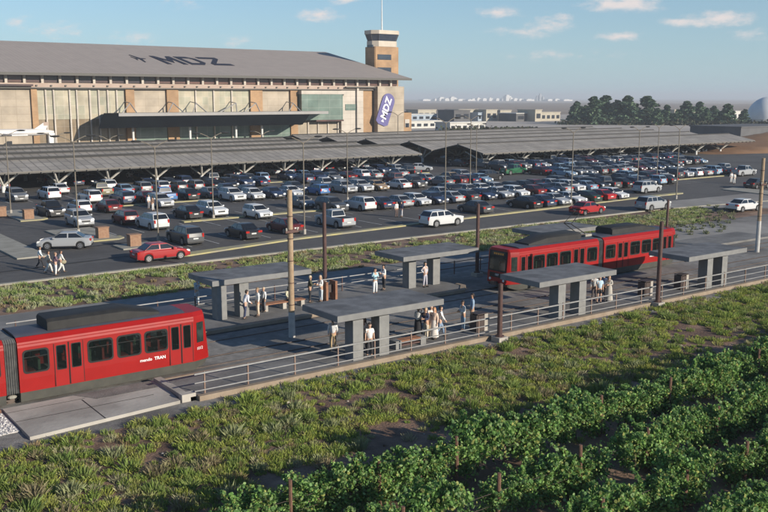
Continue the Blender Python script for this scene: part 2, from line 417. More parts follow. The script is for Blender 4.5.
# ------------------------------------------------------------------ ground cover
import numpy as np
def tuft_field(name, label, pts, palette, hmin, hmax, rad, nb, seed, bw=.035):
    rng = np.random.default_rng(seed)
    n = len(pts); V=np.zeros((n,nb,4,3)); C=np.zeros((n,nb,4,4)); C[...,3]=1
    P=np.array([(p[0],p[1],p[2]) for p in pts])
    sc = rng.uniform(.45,1.3,n); thin=rng.uniform(.5,1.3,n)
    pal=np.array(palette); ci=rng.integers(0,len(pal),n)
    ph=rng.uniform(0,2*np.pi,(n,nb)); rr=np.sqrt(rng.uniform(0,1,(n,nb)))*rad*.55*sc[:,None]
    bx=P[:,None,0]+rr*np.cos(ph); by=P[:,None,1]+rr*np.sin(ph)
    h=rng.uniform(hmin,hmax,(n,nb))*sc[:,None]*(1-.45*(rr/(rad*.55*sc[:,None]))**2)
    lean=rng.uniform(.15,.9,(n,nb))*thin[:,None]*h*(.25+rr/(rad*.55*sc[:,None]))
    a2=ph+rng.normal(0,.6,(n,nb))
    tx=bx+lean*np.cos(a2); ty=by+lean*np.sin(a2)
    o=rng.uniform(0,2*np.pi,(n,nb)); w=bw*rng.uniform(.6,1.5,(n,nb)); wx=np.cos(o)*w; wy=np.sin(o)*w
    z0=P[:,None,2]
    V[...,0,0]=bx-wx*.6; V[...,0,1]=by-wy*.6; V[...,0,2]=z0
    V[...,1,0]=bx+wx*.6; V[...,1,1]=by+wy*.6; V[...,1,2]=z0
    mx=bx+(tx-bx)*.55; my=by+(ty-by)*.55
    V[...,2,0]=mx+wx*1.2; V[...,2,1]=my+wy*1.2; V[...,2,2]=z0+h*.72
    V[...,3,0]=tx-wx*.5; V[...,3,1]=ty-wy*.5; V[...,3,2]=z0+h
    base=pal[ci][:,None,:]*rng.uniform(.75,1.3,(n,nb,1))
    tipw=rng.uniform(0,1,(n,nb,1))**2.2
    tip=base*(1-.5*tipw)+np.array([.42,.42,.20])*.5*tipw
    C[...,0,:3]=base;C[...,1,:3]=base;C[...,2,:3]=tip;C[...,3,:3]=tip
    k=n*nb
    me=bpy.data.meshes.new(name); me.vertices.add(k*4); me.vertices.foreach_set('co',V.reshape(-1))
    me.loops.add(k*4); me.loops.foreach_set('vertex_index',np.arange(k*4,dtype=np.int32))
    me.polygons.add(k); me.polygons.foreach_set('loop_start',np.arange(0,k*4,4,dtype=np.int32))
    me.update(calc_edges=True)
    at=me.color_attributes.new('Col','FLOAT_COLOR','POINT'); at.data.foreach_set('color',C.reshape(-1))
    me.materials.append(MATS['tuft'])
    return tag(link(name,me), label, 'ground cover', kind='stuff')
def scatter(x0,x1,y0,y1,d,seed,keep=None):
    rnd=random.Random(seed); out=[]; ny=int((y1-y0)/d); nx=int((x1-x0)/d)
    for i in range(nx):
        for j in range(ny):
            x=x0+(i+rnd.uniform(-.1,1.1))*d; y=y0+(j+rnd.uniform(-.1,1.1))*d
            if keep is None or keep(x,y,rnd): out.append((x,y,.01))
    return out
from mathutils import noise as mnoise
def nz(x,y,s,o=0): return mnoise.noise((x*s+o,y*s,o*1.7))
def keepA(x,y,r):
    if x < 16.5 and y > 34.3 + (0 if x<9 else .2): return False
    if x < 9 and y > 35.9: return False
    if y > 35.0: return False
    lim = 26.0 + 1.2*nz(x,0,.25,3) + (0.4 if x<20 else 0) - (1.6 if x < 14 else 0) - (2.0 if x<10 else 0)
    if y < lim: return r.random() < .09
    n = nz(x,y,.3,5)+.6*nz(x,y,.8,8)
    return r.random() < (.97 if n>-.2 else .6 if n>-.42 else .2)
greens=[(.20,.29,.055),(.16,.24,.05),(.23,.33,.06),(.29,.34,.06),(.33,.37,.07),(.24,.31,.055),(.36,.36,.11),(.33,.34,.15),(.38,.36,.22),(.22,.28,.06),(.33,.36,.08),(.27,.20,.11),(.30,.36,.07)]
tuft_field('ground_cover','low olive green shrubs and grass tufts covering the brown bank', scatter(3.5,66,22,35.3,.35,11,keepA), greens, .09,.27,.40,95,1,.0095)
tuft_field('ground_cover','mixed taller dark and grey green shrubs dotted over the brown bank', scatter(3.5,66,23,35.0,.95,31,lambda x,y,r: keepA(x,y,r) and r.random()<.72), [(.16,.24,.05),(.20,.28,.07),(.12,.19,.045),(.26,.29,.15),(.22,.30,.06),(.24,.20,.12)], .20,.46,.52,150,41,.013)
def keepB(x,y,r):
    if x > 84 + (y-57)*1.6: return False
    if x < 16 and y < 57.6: return False
    n = nz(x,y,.14,9) + .6*nz(x,y,.45,2)
    if 17<x<27 and 59.5<y<63: n-=.35
    if 36<x<50: n-=.18
    return r.random() < (.93 if n>-.1 else .6 if n>-.25 else .15)
pale=[(.22,.31,.09),(.19,.27,.08),(.31,.36,.12),(.35,.37,.18),(.27,.33,.11),(.40,.40,.26),(.35,.38,.20),(.28,.21,.12)]
tuft_field('ground_cover','pale green shrubs on the brown strip beside the road', scatter(8,98,57.4,66.0,.50,12,keepB), pale, .12,.36,.50,80,2,.018)
tuft_field('ground_cover','thin pale weeds on gravel beyond the far tram', scatter(70,100,52,65.5,.8,13,lambda x,y,r: r.random()<.55 and x<60+(y-42)*2.0), [(.16,.18,.11),(.15,.165,.10)], .15,.4,.4,26,3,.04)
# stones and dead sticks on the bank
random.seed(21); b=MB()
for i in range(420):
    x=random.uniform(4,60); y=random.uniform(23.5,35); r=random.uniform(.02,.07)
    if x<16 and y>34: continue
    b.ell((x,y,.01+r*.4), r*random.uniform(.8,1.5), r, r*.7, 'concrete' if random.random()<.35 else 'bank_soil', 6, 4)
tag(b.build('scattered_stones'),'small stones scattered over the brown bank','stones',kind='stuff')

# ------------------------------------------------------------------ vineyard
def leaf_cloud(name, n, fn, size, palette, matname, seed, droop=.5, quad=False):
    rnd=random.Random(seed); V=[];F=[];C=[]
    for i in range(n):
        p=fn(rnd); s=size*rnd.uniform(.6,1.3)
        nrm=Vector((rnd.gauss(0,.8),rnd.gauss(0,.8),rnd.uniform(-.2,.9))).normalized()
        t=nrm.orthogonal().normalized(); t.rotate(Matrix.Rotation(rnd.uniform(0,6.28),3,nrm)); q=nrm.cross(t)
        c=palette[rnd.randrange(len(palette))]; k=rnd.uniform(.7,1.3); c=(c[0]*k,c[1]*k,c[2]*k,1)
        b=len(V)
        if quad:
            pts=[p-t*s-q*s*.6,p+t*s-q*s*.6,p+t*s*.5+q*s,p-t*s*.7+q*s*.8]
            V+=pts; F.append((b,b+1,b+2,b+3)); C+=[c]*4
        else:
            bend=nrm*(s*.25)
            pts=[p-q*s*.9, p+t*s*.85-q*s*.55-bend, p+t*s*1.0+q*s*.35-bend, p+q*s*1.0, p-t*s*1.0+q*s*.35-bend, p-t*s*.85-q*s*.55-bend]
            V+=pts; F+=[(b,b+1,b+2,b+3),(b,b+3,b+4,b+5)]; C+=[c]*6
    me=bpy.data.meshes.new(name); me.from_pydata([tuple(v) for v in V],[],F)
    at=me.color_attributes.new('Col','FLOAT_COLOR','POINT'); at.data.foreach_set('color',[x for c in C for x in c])
    me.materials.append(MATS[matname]); return me
vine_pal=[(.17,.32,.085),(.21,.37,.09),(.12,.24,.07),(.25,.39,.12),(.31,.43,.18),(.16,.29,.10),(.36,.38,.12),(.085,.18,.06)]
def vine_fn(k):
    rnd0=random.Random(100+k)
    blobs=[(rnd0.uniform(-.75,.75), rnd0.uniform(-.32,.32), rnd0.uniform(.3,1.2), rnd0.uniform(.14,.38)) for _ in range(18)]
    blobs+=[(rnd0.uniform(-.8,.8), rnd0.uniform(-.35,.35), rnd0.uniform(1.1,1.5), rnd0.uniform(.06,.16)) for _ in range(9)]
    shoots=[(rnd0.uniform(-.7,.7),rnd0.uniform(-.25,.25),rnd0.uniform(.8,1.25),rnd0.uniform(-.35,.35),rnd0.uniform(-.55,.55),rnd0.uniform(.1,.75)) for _ in range(20)]
    def fn(r):
        bx,by,bz,br=r.choice(blobs)
        if r.random()<.22:
            sx,sy,sz,ex,ey,ez=r.choice(shoots); t=r.random(); g=.035
            return Vector((sx+ex*t+r.gauss(0,g),sy+ey*t+r.gauss(0,g),max(.1,sz+ez*t-.25*t*t+r.gauss(0,g))))
        d=Vector((r.gauss(0,1),r.gauss(0,1),r.gauss(0,1)))*br*.52
        return Vector((bx+d.x*1.1,by+d.y,max(.12,bz+d.z*.85)))
    return fn
vines=[]
for k in range(5):
    t=thing('grapevine','leafy grapevine','vine')
    mb=MB(); r0=random.Random(k)
    pts=[(0,0,0),(r0.uniform(-.05,.05),.03,.35),(r0.uniform(-.06,.06),-.02,.7)]
    mb.tube(pts[0],pts[1],.05,'trunk',.04); mb.tube(pts[1],pts[2],.04,'trunk',.035)
    for s in (-1,1): mb.tube(pts[2],(s*.65,0,.85),.03,'trunk',.015)
    mb.build('trunk',t)
    link('foliage', leaf_cloud('foliage',4600,vine_fn(k),.044,vine_pal,'leaf',50+k), t)
    vines.append(t)
used=[False]*5
rows=[(22.55,11.6,62,'row nearest the shrub bank'),(19.3,13.6,54,'second row from the shrub bank'),(16.6,19.2,47,'third row from the shrub bank'),(13.9,22.6,40,'row at the bottom corner')]
random.seed(5)
for ri,(y,x0,x1,lab) in enumerate(rows):
    x=x0; i=0
    while x < x1:
        gap = (ri==1 and (17.2<x<17.8))
        if not gap and random.random()>.07:
            k=random.randrange(5)
            o=vines[k] if not used[k] else copy_tree(vines[k])
            used[k]=True
            o.location=(x,y+random.uniform(-.12,.12),0); o.rotation_euler=(0,0,random.choice((0,math.pi))+random.uniform(-.12,.12))
            s=random.uniform(.9,1.2); o.scale=(s,s*1.08,s*random.uniform(.85,1.18))
            tag(o,'leafy green grapevine merging into the '+lab,'vine','grapevines in the '+lab)
        x+=random.uniform(1.15,1.4); i+=1
posts=[(427,497,459),(489,512,476),(583,483,439),(627,449,420),(665,426,398),(755,402,374),(753,362,337),(565,478,452),(695,385,362),(588,512,498),(612,440,415),(520,430,402),(430,480,452),(640,460,440),(518,462,440),(690,402,384)]
rowY=[22.1,22.1,19.3,22.1,22.1,19.3,22.1]
pi=0
for ri,(y,x0,x1,lab) in enumerate(rows):
    x = x0+1.4-ri*.3; i=0
    while x < x1-6:
        mb=MB(); h=random.uniform(1.55,1.85) if ri<2 else random.uniform(1.4,1.7); tx=random.uniform(-.05,.05)
        mb.tube((0,0,0),(tx,random.uniform(-.04,.04),h),.065,'post_wood',.06,7)
        o=mb.build('vineyard_post',None,(x,y-.28,0))
        tag(o,'brown wooden stake, %s from the left in the vine %s'%(ordn(i),lab),'post','wooden stakes in the vineyard rows')
        x+=random.uniform(3.2,4.4); i+=1

for ri,(y,x0,x1,lab) in enumerate(rows):
    t=thing('trellis_wire','thin trellis wires strung along the vine '+lab,'wire',(x0,y-.2,0))
    for z in (.75,1.15):
        b=MB(); b.box(0,x1-x0,-.006,.006,z-.006,z+.006,'rail_steel'); b.build('wire',t)

# ------------------------------------------------------------------ shelters
def shelter(x, y, label, L=6.7, D=3.25, zb=2.3, base=.2, PIL=(1.65,3.45), py=.06):
    """x, y = corner of the roof nearest the camera on the left"""
    t=thing('platform_shelter',label,'shelter',(x,y,base),0,'grey platform shelters')
    b=MB(); zb-=base; b.box(0,L,0,D,zb,zb+.30,'shelter_edge'); b.box(.03,L-.03,.03,D-.03,zb+.30,zb+.312,'shelter_roof')
    b.box(.25,L-.25,.25,D-.25,zb-.06,zb,'shelter_leg'); b.build('roof',t)
    for x0 in PIL:
        b=MB(); b.box(x0,x0+.61,py,py+.72,0,zb-.062,'shelter_leg'); b.build('pillar',t)
    b=MB()
    b.box(.8,L-.8,py+.73,py+.87,zb-.2,zb-.061,'rust_steel')
    b.build('roof_beam',t)
    return t
A=shelter(23.75,35.9,'grey concrete shelter in the middle of the near platform, two people between its pillars',PIL=(.95,2.55))
shelter(37.6,35.9,'grey concrete shelter in front of the right tram, three people beside it')
shelter(51.7,35.95,'grey concrete shelter on the near platform furthest to the right',PIL=(2.2,3.9))
shelter(22.7,47.3,'grey concrete shelter on the far platform behind the left tram',PIL=(.4,1.85),py=.25)
shelter(36.5,47.2,'grey concrete shelter on the far platform end, left of the right tram',PIL=(1.17,3.3),py=.9)
shelter(51.0,48.6,'grey concrete shelter mostly hidden behind the right tram',zb=2.5)

# ------------------------------------------------------------------ trams
def rrect(x0,x1,z0,z1,r,n=4):
    pts=[]
    for cx,cz,a0 in ((x1-r,z0+r,-90),(x1-r,z1-r,0),(x0+r,z1-r,90),(x0+r,z0+r,180)):
        for k in range(n+1):
            a=R(a0+90*k/n); pts.append((cx+r*math.cos(a),cz+r*math.sin(a)))
    return pts
def side_panel(b, side, x0,x1,z0,z1,off,m,r=.12,th=.02):
    """rounded flat panel on the tram side (side=-1 faces the camera)"""
    p=rrect(x0,x1,z0,z1,r); y=side*off
    A=[(q[0],y,q[1]) for q in p]; B=[(q[0],y-side*th,q[1]) for q in p]
    if side<0: b.loft([B,A],m)
    else: b.loft([A,B],m)
YH=1.28
def car_section(x, hw=YH):
    s=hw/YH
    return [(x,-1.25*s,.52),(x,-1.28*s,1.1),(x,-1.28*s,2.5),(x,-1.24*s,2.72),(x,-1.05*s,2.9),(x,1.05*s,2.9),(x,1.24*s,2.72),(x,1.28*s,2.5),(x,1.28*s,1.1),(x,1.25*s,.52)]
WINS=((.5,1.52),(3.28,4.36),(4.62,5.68),(5.92,6.98)); DOORS=((1.78,3.04),(7.1,8.26))
def ring_panel(b, side, o, i, off, m, ro, ri, th=.03):
    """flat frame between the outer and inner rounded rectangles o, i = (x0,x1,z0,z1)"""
    A=rrect(*o,ro); B=rrect(*i,ri); y=side*off; n=len(A)
    for k in range(n):
        j=(k+1)%n
        q=[(A[k][0],y,A[k][1]),(A[j][0],y,A[j][1]),(B[j][0],y,B[j][1]),(B[k][0],y,B[k][1])]
        q2=[(A[k][0],y-side*th,A[k][1]),(A[j][0],y-side*th,A[j][1]),(A[j][0],y,A[j][1]),(A[k][0],y,A[k][1])]
        if side>0: q=q[::-1]; q2=q2[::-1]
        b.poly(q,m); b.poly(q2,m)

def tram(x, y, label, number, loc_z=0.03, front_text=True):
    t=thing('tram',label,'tram',(x,y,loc_z),0,'red articulated trams')
    for s in (1,-1):
        # half car (s=+1 towards +x, s=-1 mirrored by rotation)
        M4=Matrix.Rotation(0 if s>0 else math.pi,4,'Z')
        def fin(mb,name,par=t):
            mb.v=[tuple(M4@Vector(v)) for v in mb.v]; return mb.build(name,par)
        b=MB(); b.smooth=True; b.ang=25
        b.loft([car_section(.28),car_section(8.35)],'tram_red',True,['tram_red',None]+['tram_red']*5+[None]+['tram_red']*2)
        holes=[(a,c,1.37,2.32) for a,c in WINS]
        for (x0,x1) in DOORS:
            xm=(x0+x1)/2
            holes+=[(x0+.1,xm-.12,1.28,2.36),(xm+.12,x1-.1,1.28,2.36)]
        holes.sort()
        for sd in (-1,1):
            yy=sd*1.28; xc=.28
            def wq(a,c,z0,z1):
                q=[(a,yy,z0),(c,yy,z0),(c,yy,z1),(a,yy,z1)]
                if c-a>1e-4 and z1-z0>1e-4: b.poly(q if sd<0 else q[::-1],'tram_red')
            for (a,c,z0,z1) in holes+[(8.35,8.35,0,0)]:
                wq(xc,a,1.1,2.5)
                if c>a: wq(a,c,1.1,z0); wq(a,c,z1,2.5)
                xc=c
        body=fin(b,'car_body')
        b=MB(); b.box(.4,8.3,-1.2,1.2,.88,.95,'tram_inside'); b.box(.4,8.3,-1.15,1.15,2.72,2.76,'tram_inside'); fin(b,'floor')
        rs_=random.Random(9 if s>0 else 5)
        for (a,c) in WINS:
            for sd in (-1,1):
                for xx in (a+.05,(a+c)/2+.1):
                    b=MB(); b.box(xx,xx+.45,sd*.75-.42,sd*.75+.42,.96,1.4,'seat_red' if rs_.random()<.6 else 'tram_rubber'); b.box(xx,xx+.1,sd*.75-.42,sd*.75+.42,1.401,1.95+rs_.uniform(-.1,.1),'seat_red' if rs_.random()<.5 else 'seat_green'); fin(b,'seat')
        for xx in (2.05,2.75,7.4,8.0):
            b=MB(); b.tube((xx,-.7,.95),(xx,-.7,2.72),.025,'grab_yellow'); fin(b,'grab_pole')
        b=MB(); b.smooth=True; b.ang=25
        n0=car_section(8.352); n1=car_section(9.0,1.06); n2=car_section(9.16,.92)
        n1=[(q[0]-(q[2]-.8)*.02,q[1],q[2]) for q in n1]; n2=[(q[0]-(q[2]-.8)*.09+.05,q[1],q[2]) for q in n2]
        b.loft([n0,n1,n2],'tram_nose'); nose=fin(b,'nose')
        # roof and skirt
        b=MB(); b.smooth=True
        rs=lambda x,w:[(x,-1.18*w,2.80),(x,-1.0*w,2.93),(x,-.6*w,2.99),(x,.6*w,2.99),(x,1.0*w,2.93),(x,1.18*w,2.80)]
        b.loft([rs(.28,.94),rs(8.0,.94),rs(8.05,.93)],'tram_roof'); fin(b,'roof')
        b=MB(); sk=lambda x,w,z0:[(x,-1.2*w,z0),(x,-1.24*w,.518),(x,1.24*w,.518),(x,1.2*w,z0)]
        b.loft([sk(.3,1,.1),sk(8.3,1,.1),sk(8.6,.93,.16),sk(8.98,.82,.28),sk(9.08,.76,.36)],'tram_skirt'); fin(b,'skirt')
        # gutter line
        b=MB()
        for sd in (-1,1): b.box(.3,8.33,sd*1.262-.012,sd*1.262+.012,2.60,2.635,'tram_nose')
        fin(b,'gutter',body)
        # roof box with sloping end
        b=MB(); b.smooth=True; b.ang=30
        bx=lambda x,h,w:[(x,-w,2.97),(x,-w,2.97+h*.75),(x,-w+.16,2.97+h),(x,w-.16,2.97+h),(x,w,2.97+h*.75),(x,w,2.97)]
        b.loft([bx(1.7,.46,.8),bx(1.78,.5,.82),bx(5.2,.5,.82),bx(6.9,.12,.70)],'tram_box'); fin(b,'roof_box')
        # windows
        for sd in (-1,1):
            for (x0,x1) in WINS:
                b=MB(); ring_panel(b,sd,(x0-.05,x1+.05,1.32,2.37),(x0+.02,x1-.02,1.39,2.30),1.290,'tram_rubber',.17,.16); fr=fin(b,'window')
                b=MB(); b.poly([(x0,sd*1.27,1.37),(x1,sd*1.27,1.37),(x1,sd*1.27,2.32),(x0,sd*1.27,2.32)][::(1 if sd<0 else -1)],'tram_pane'); b.box(x0,x1,sd*1.262-.012,sd*1.262+.003,2.02,2.05,'tram_rubber'); fin(b,'pane',fr)
            for (x0,x1) in DOORS:
                xm=(x0+x1)/2
                for (a,c) in ((x0,xm-.02),(xm+.02,x1)):
                    b=MB(); ring_panel(b,sd,(a,c,.55,2.46),(a+.11,c-.11,1.29,2.35),1.292,'tram_red',.03,.05); dr=fin(b,'door')
                    b=MB(); ring_panel(b,sd,(a+.085,c-.085,1.265,2.375),(a+.12,c-.12,1.30,2.34),1.297,'tram_rubber',.06,.05,.004); b.poly([(a+.1,sd*1.272,1.28),(c-.1,sd*1.272,1.28),(c-.1,sd*1.272,2.36),(a+.1,sd*1.272,2.36)][::(1 if sd<0 else -1)],'tram_pane'); fin(b,'pane',dr)
                    b=MB()
                    for ex in (a,c): b.box(ex-.012,ex+.012,sd*1.296-.006,sd*1.296+.006,.56,2.46,'tram_rubber')
                    fin(b,'door_seal',dr)
            # cab side window on the tapered nose
            b=MB()
            p0=Vector((8.36,sd*1.283,0)); p1=Vector((9.0,sd*1.062,0)); d=(p1-p0); nn=Vector((.33,sd*.94,0))*.016
            q=[p0+d*.22+nn, p0+d*.84+nn]
            pts=[(q[0].x,q[0].y,1.42),(q[1].x,q[1].y,1.42),(q[1].x,q[1].y,2.4),(q[0].x,q[0].y,2.4)]
            pin=[(px-nn.x*2,py-nn.y*2,pz) for px,py,pz in pts]
            if sd<0: b.loft([pin,pts],'tram_glass')
            else: b.loft([pts,pin],'tram_glass')
            fin(b,'cab_window',nose)
        # front face
        def fx(z): return 9.16-(z-.8)*.09+.05
        b=MB()
        def face(z0,z1,hw,m,dx,th=.03):
            q0=[(fx(z0)+dx,-hw,z0),(fx(z0)+dx,hw,z0),(fx(z1)+dx,hw,z1),(fx(z1)+dx,-hw,z1)]
            b.loft([[(a-th,c,e) for a,c,e in q0],q0],m)
        face(1.32,2.72,.86,'tram_rubber',.012); fin(b,'windscreen_surround',nose); b=MB()
        face(1.42,2.30,.76,'tram_glass',.02); fin(b,'windscreen',nose); b=MB()
        face(2.4,2.66,.62,'display',.022); ds=fin(b,'destination_display',nose)
        b=MB()
        for k in range(5):
            yy=-.42+k*.2; z=2.46
            b.box(fx(2.5)+.022,fx(2.5)+.034,yy,yy+.13,z,z+.13,'display_text')
        fin(b,'display_letters',ds); b=MB()
        face(.90,1.2,.70,'tram_rubber',.012); fin(b,'number_panel',nose)
        for yy in (-.66,.66):
            b=MB(); b.ell((fx(.72)-.02,yy,.74),.06,.11,.1,'lamp_white',10,6); fin(b,'headlight',nose)
            b=MB(); b.ell((fx(.72)-.02,yy*.62,.73),.05,.07,.07,'taillight',8,5); fin(b,'tail_lamp',nose)
        b=MB(); b.box(8.9,9.5,-.15,.15,.48,.62,'tram_rubber'); b.box(9.42,9.6,-.2,.2,.44,.66,'rail_steel'); fin(b,'coupler')
        b=MB()
        for xx in (6.1,7.9):
            for sd in (-1,1): b.tube((xx,sd*.62,.36),(xx,sd*.78,.36),.34,'rail_steel',n=14)
            b.tube((xx,-.6,.36),(xx,.6,.36),.07,'tram_rubber')
        b.box(5.7,8.3,-.55,.55,.25,.45,'tram_rubber'); fin(b,'bogie')
        b=MB()
        for k in range(4): b.box(1.2+k*1.1,1.9+k*1.1,-.9,.9,.28,.5,'tram_rubber')
        fin(b,'underfloor_box')
        # lettering
        for sd in (-1,1):
            me=text_mesh('mendo',.21,.004,'sign_white','LEFT',bold=.0025); me2=text_mesh('TRAN',.21,.004,'sign_white','LEFT',bold=.005)
            for (mm,dx) in ((me,0),(me2,.70)):
                o=link('lettering',mm,body)
                lx=5.62 if s>0 else 6.4
                if sd*s<0 and False: pass
                x0=(lx if s*sd<0 else lx+1.5)
                # text reads left to right seen from that side
                base=Vector((s*(lx),s*sd*0,1.03)); side=sd
                if side<0: o.matrix_local=Matrix.Translation((s*lx-(0 if s>0 else .9)+dx,-1.284,1.02))@Matrix.Rotation(R(90),4,'X')
                else: o.matrix_local=Matrix.Translation((s*lx+(1.5 if s>0 else .6)-dx,1.284,1.02))@Matrix.Rotation(math.pi,4,'Z')@Matrix.Rotation(R(90),4,'X')
        # numbers on the nose flank
        for sd in (-1,1):
            me=text_mesh(number,.2,.004,'sign_white'); o=link('fleet_number',me,nose)
            px,py=8.66,1.187
            if sd<0: m=Matrix.Translation((px,-py,1.12))@Matrix.Rotation(R(19),4,'Z')@Matrix.Rotation(R(90),4,'X')
            else: m=Matrix.Translation((px,py,1.12))@Matrix.Rotation(R(180-19),4,'Z')@Matrix.Rotation(R(90),4,'X')
            o.matrix_local=M4@m
        me=text_mesh(number,.2,.004,'sign_white'); o=link('fleet_number',me,nose)
        o.matrix_local=M4@Matrix.Translation((fx(1.07)+.016,0,1.07))@Matrix.Rotation(R(90),4,'Z')@Matrix.Rotation(R(85),4,'X')
    # bellows
    b=MB(); rings=[]
    for k in range(13):
        x0=-.275+k*.55/12; w=1.20 if k%2 else 1.10
        rings.append([(x0,-w,.5),(x0,-w,2.72),(x0,-w+.2,2.86),(x0,w-.2,2.86),(x0,w,2.72),(x0,w,.5)])
    b.loft(rings,'tram_bellows'); b.build('bellows',t)
    b=MB()
    for sd in (-1,1):
        b.box(-.3,.3,sd*.5-.3,sd*.5+.3,.2,.5,'tram_rubber')
        b.tube((0,sd*.62,.36),(0,sd*.78,.36),.34,'rail_steel',n=14)
    b.ell((0,-1.0,.33),.2,.12,.09,'kerb_grey',8,5); b.build('bogie',t)
    return t
tram(9.55,40.72,'red articulated tram cut by the left edge, black roof box on top','1012')
t2=tram(51.85,44.75,'whole red tram with raised pantograph standing behind the near platform shelters','1007')
# pantograph
b=MB()
px=-1.35
for sy in (-.45,.45):
    b.tube((px-.5,sy,3.02),(px-.5,sy,3.22),.06,'kerb_grey'); b.tube((px+.5,sy,3.02),(px+.5,sy,3.22),.06,'kerb_grey')
    b.tube((px-.7,sy,3.2),(px+.7,sy,3.2),.035,'rail_steel')
    b.tube((px+.45,sy,3.25),(px-.95,sy*.75,4.05),.035,'tram_rubber')
    b.tube((px-.95,sy*.75,4.05),(px+.25,sy*.6,4.95),.025,'tram_rubber')
b.tube((px-.95,-.36,4.05),(px-.95,.36,4.05),.03,'tram_rubber')
for dx in (-.12,.16):
    b.path([(px+.25+dx,-.85,4.86),(px+.25+dx,-.6,4.97),(px+.25+dx,.6,4.97),(px+.25+dx,.85,4.86)],.025,'tram_rubber')
b.build('pantograph',t2)
b=MB(); b.box(-.85,-.1,-.4,.4,3.0,3.16,'kerb_grey'); b.box(-2.2,-1.7,-.3,.3,3.0,3.2,'wall_grey'); b.build('roof_equipment',t2)

# ------------------------------------------------------------------ fences
def fence(name,label,x0,x1,y,zb,hp,rails,pm,rm,step,seed):
    rnd=random.Random(seed)
    t=thing(name,label,'fence',(x0,y,zb))
    x=0.5; k=0
    while x < x1-x0:
        b=MB(); b.box(x-.03,x+.03,-.03,.03,0,hp+.02,pm); b.build('post',t); x+=step*rnd.uniform(.9,1.1); k+=1
    for (z,r) in rails:
        b=MB(); b.box(0,x1-x0,-.085,-.035,z-r,z+r,rm); b.build('rail',t)
    return t
fence('platform_fence','pale three-rail fence along the near platform edge above the bank',16.1,128,35.68,.2,1.02,((.98,.035),(.58,.022),(.22,.022)),'fence_post','fence_rail',2.3,1)
fence('platform_fence','low two-rail fence with rusty posts behind the far platform',12,40.5,50.2,.2,1.0,((.95,.028),(.5,.022)),'rust_steel','fence_rail',2.6,2)
fence('platform_fence','dark low fence beyond the far shelter beside the right tram',41.2,60,50.9,.02,1.0,((.95,.025),(.5,.025)),'rust_steel','rust_steel',2.6,3)

# ------------------------------------------------------------------ poles
def steel_pole(u,v,vt,label,r=.15,base=True):
    p=G(u,v,.1); h=pole_h(p,u,vt)
    t=thing('steel_pole',label,'pole',(p.x,p.y,0))
    b=MB(); b.tube((0,0,.1),(0,0,h),r,'rust_steel',r*.85,10); b.build('shaft',t)
    b=MB(); b.box(-.32,.32,-.32,.32,0,.3,'concrete'); b.build('footing',t)
    b=MB(); b.tube((0,0,.3),(0,0,.36),r+.1,'rust_steel',n=10); b.build('flange',t)
    b=MB(); b.tube((0,0,h),(0,0,h+.05),r*.9,'rust_steel',.03,10); b.build('cap',t)
    return t
def pole_h(p,u,vt):
    lo,hi=0,60
    for _ in range(50):
        m=(lo+hi)/2
        P=p.x*_X+p.y*_Y+(m-CAM_H)*_Z
        v=_cy-_f*P.y/P.z
        if v>vt: lo=m
        else: hi=m
    return lo
steel_pole(499.5,340,284,'dark rusty steel pole on a concrete block left of the middle near shelter')
steel_pole(657.5,305,222,'dark rusty steel pole on the bank in front of the right tram')
steel_pole(325,283,203,'dark rusty steel pole behind the far platform near the brown notice boards')
steel_pole(477,275,204,'dark rusty steel pole beside the front of the right tram')
steel_pole(665,262,200,'thin rusty pole rising behind the rear of the right tram',.11)
def wood_pole(u,v,vt,vw,label,r=.17):
    p=G(u,v,.02); h=pole_h(p,u,vt); hw=pole_h(p,u,vw)
    t=thing('wooden_pole',label,'pole',(p.x,p.y,0))
    b=MB(); b.tube((0,0,hw),(0,0,h),r,'pole_wood',r*.85,12); b.build('shaft',t)
    b=MB(); b.tube((0,0,0),(0,0,hw),r+.02,'pole_grey',r+.01,12); b.build('painted_base',t)
    z=pole_h(p,u,(vt*.72+v*.28))
    b=MB(); b.box(-.4,.4,-.21,-.15,z-.07,z+.07,'rust_steel'); b.tube((0,0,z-.1),(0,0,z+.1),r+.03,'rust_steel',n=12)
    for s in (-.34,.34): b.ell((s,-.18,z+.12),.06,.06,.1,'kerb_grey',8,5)
    b.build('bracket',t)
    b=MB()
    for k in range(5):
        zz=hw+.4+k*(h-hw)/5.5; b.tube((0,0,zz),(0,0,zz+.04),r+.012,'rust_steel',n=12)
    b.build('band',t)
    return t
wood_pole(292,337,190,312,'tall wooden pole with white base standing between the tracks and platforms')
wood_pole(757,252,158,221,'tall wooden pole with white base near the right edge')

# ------------------------------------------------------------------ street furniture
def bench(x,y,z,label,L=1.7,rz=0,back=False):
    t=thing('bench',label,'bench',(x,y,z),rz)
    for s in (0,L-.36):
        b=MB(); b.box(s,s+.36,-.25,.25,0,.44,'shelter_leg'); b.build('block',t)
    b=MB()
    for k in range(4): b.box(.05 if False else .36,L-.36,-.24+k*.125,-.135+k*.125,.36,.43,'wood_slat')
    b.box(.36,L-.36,-.2,.2,.12,.2,'rust_steel')
    b.build('seat',t); return t
p=G(393,349,.2); bench(p.x,p.y,.2,'concrete and wood bench on the near platform right of the middle shelter',2.0)
p=G(261,313,.2)
t=thing('bench','long brown wooden bench on concrete feet beside the left far shelter','bench',(p.x+.2,p.y+.35,.2))
for s in (.1,1.4,2.7):
    b=MB(); b.box(s,s+.25,-.25,.25,0,.38,'concrete'); b.build('foot',t)
b=MB()
for k in range(4): b.box(0,3.0,-.27+k*.14,-.16+k*.14,.38,.45,'wood_slat')
b.build('seat',t)
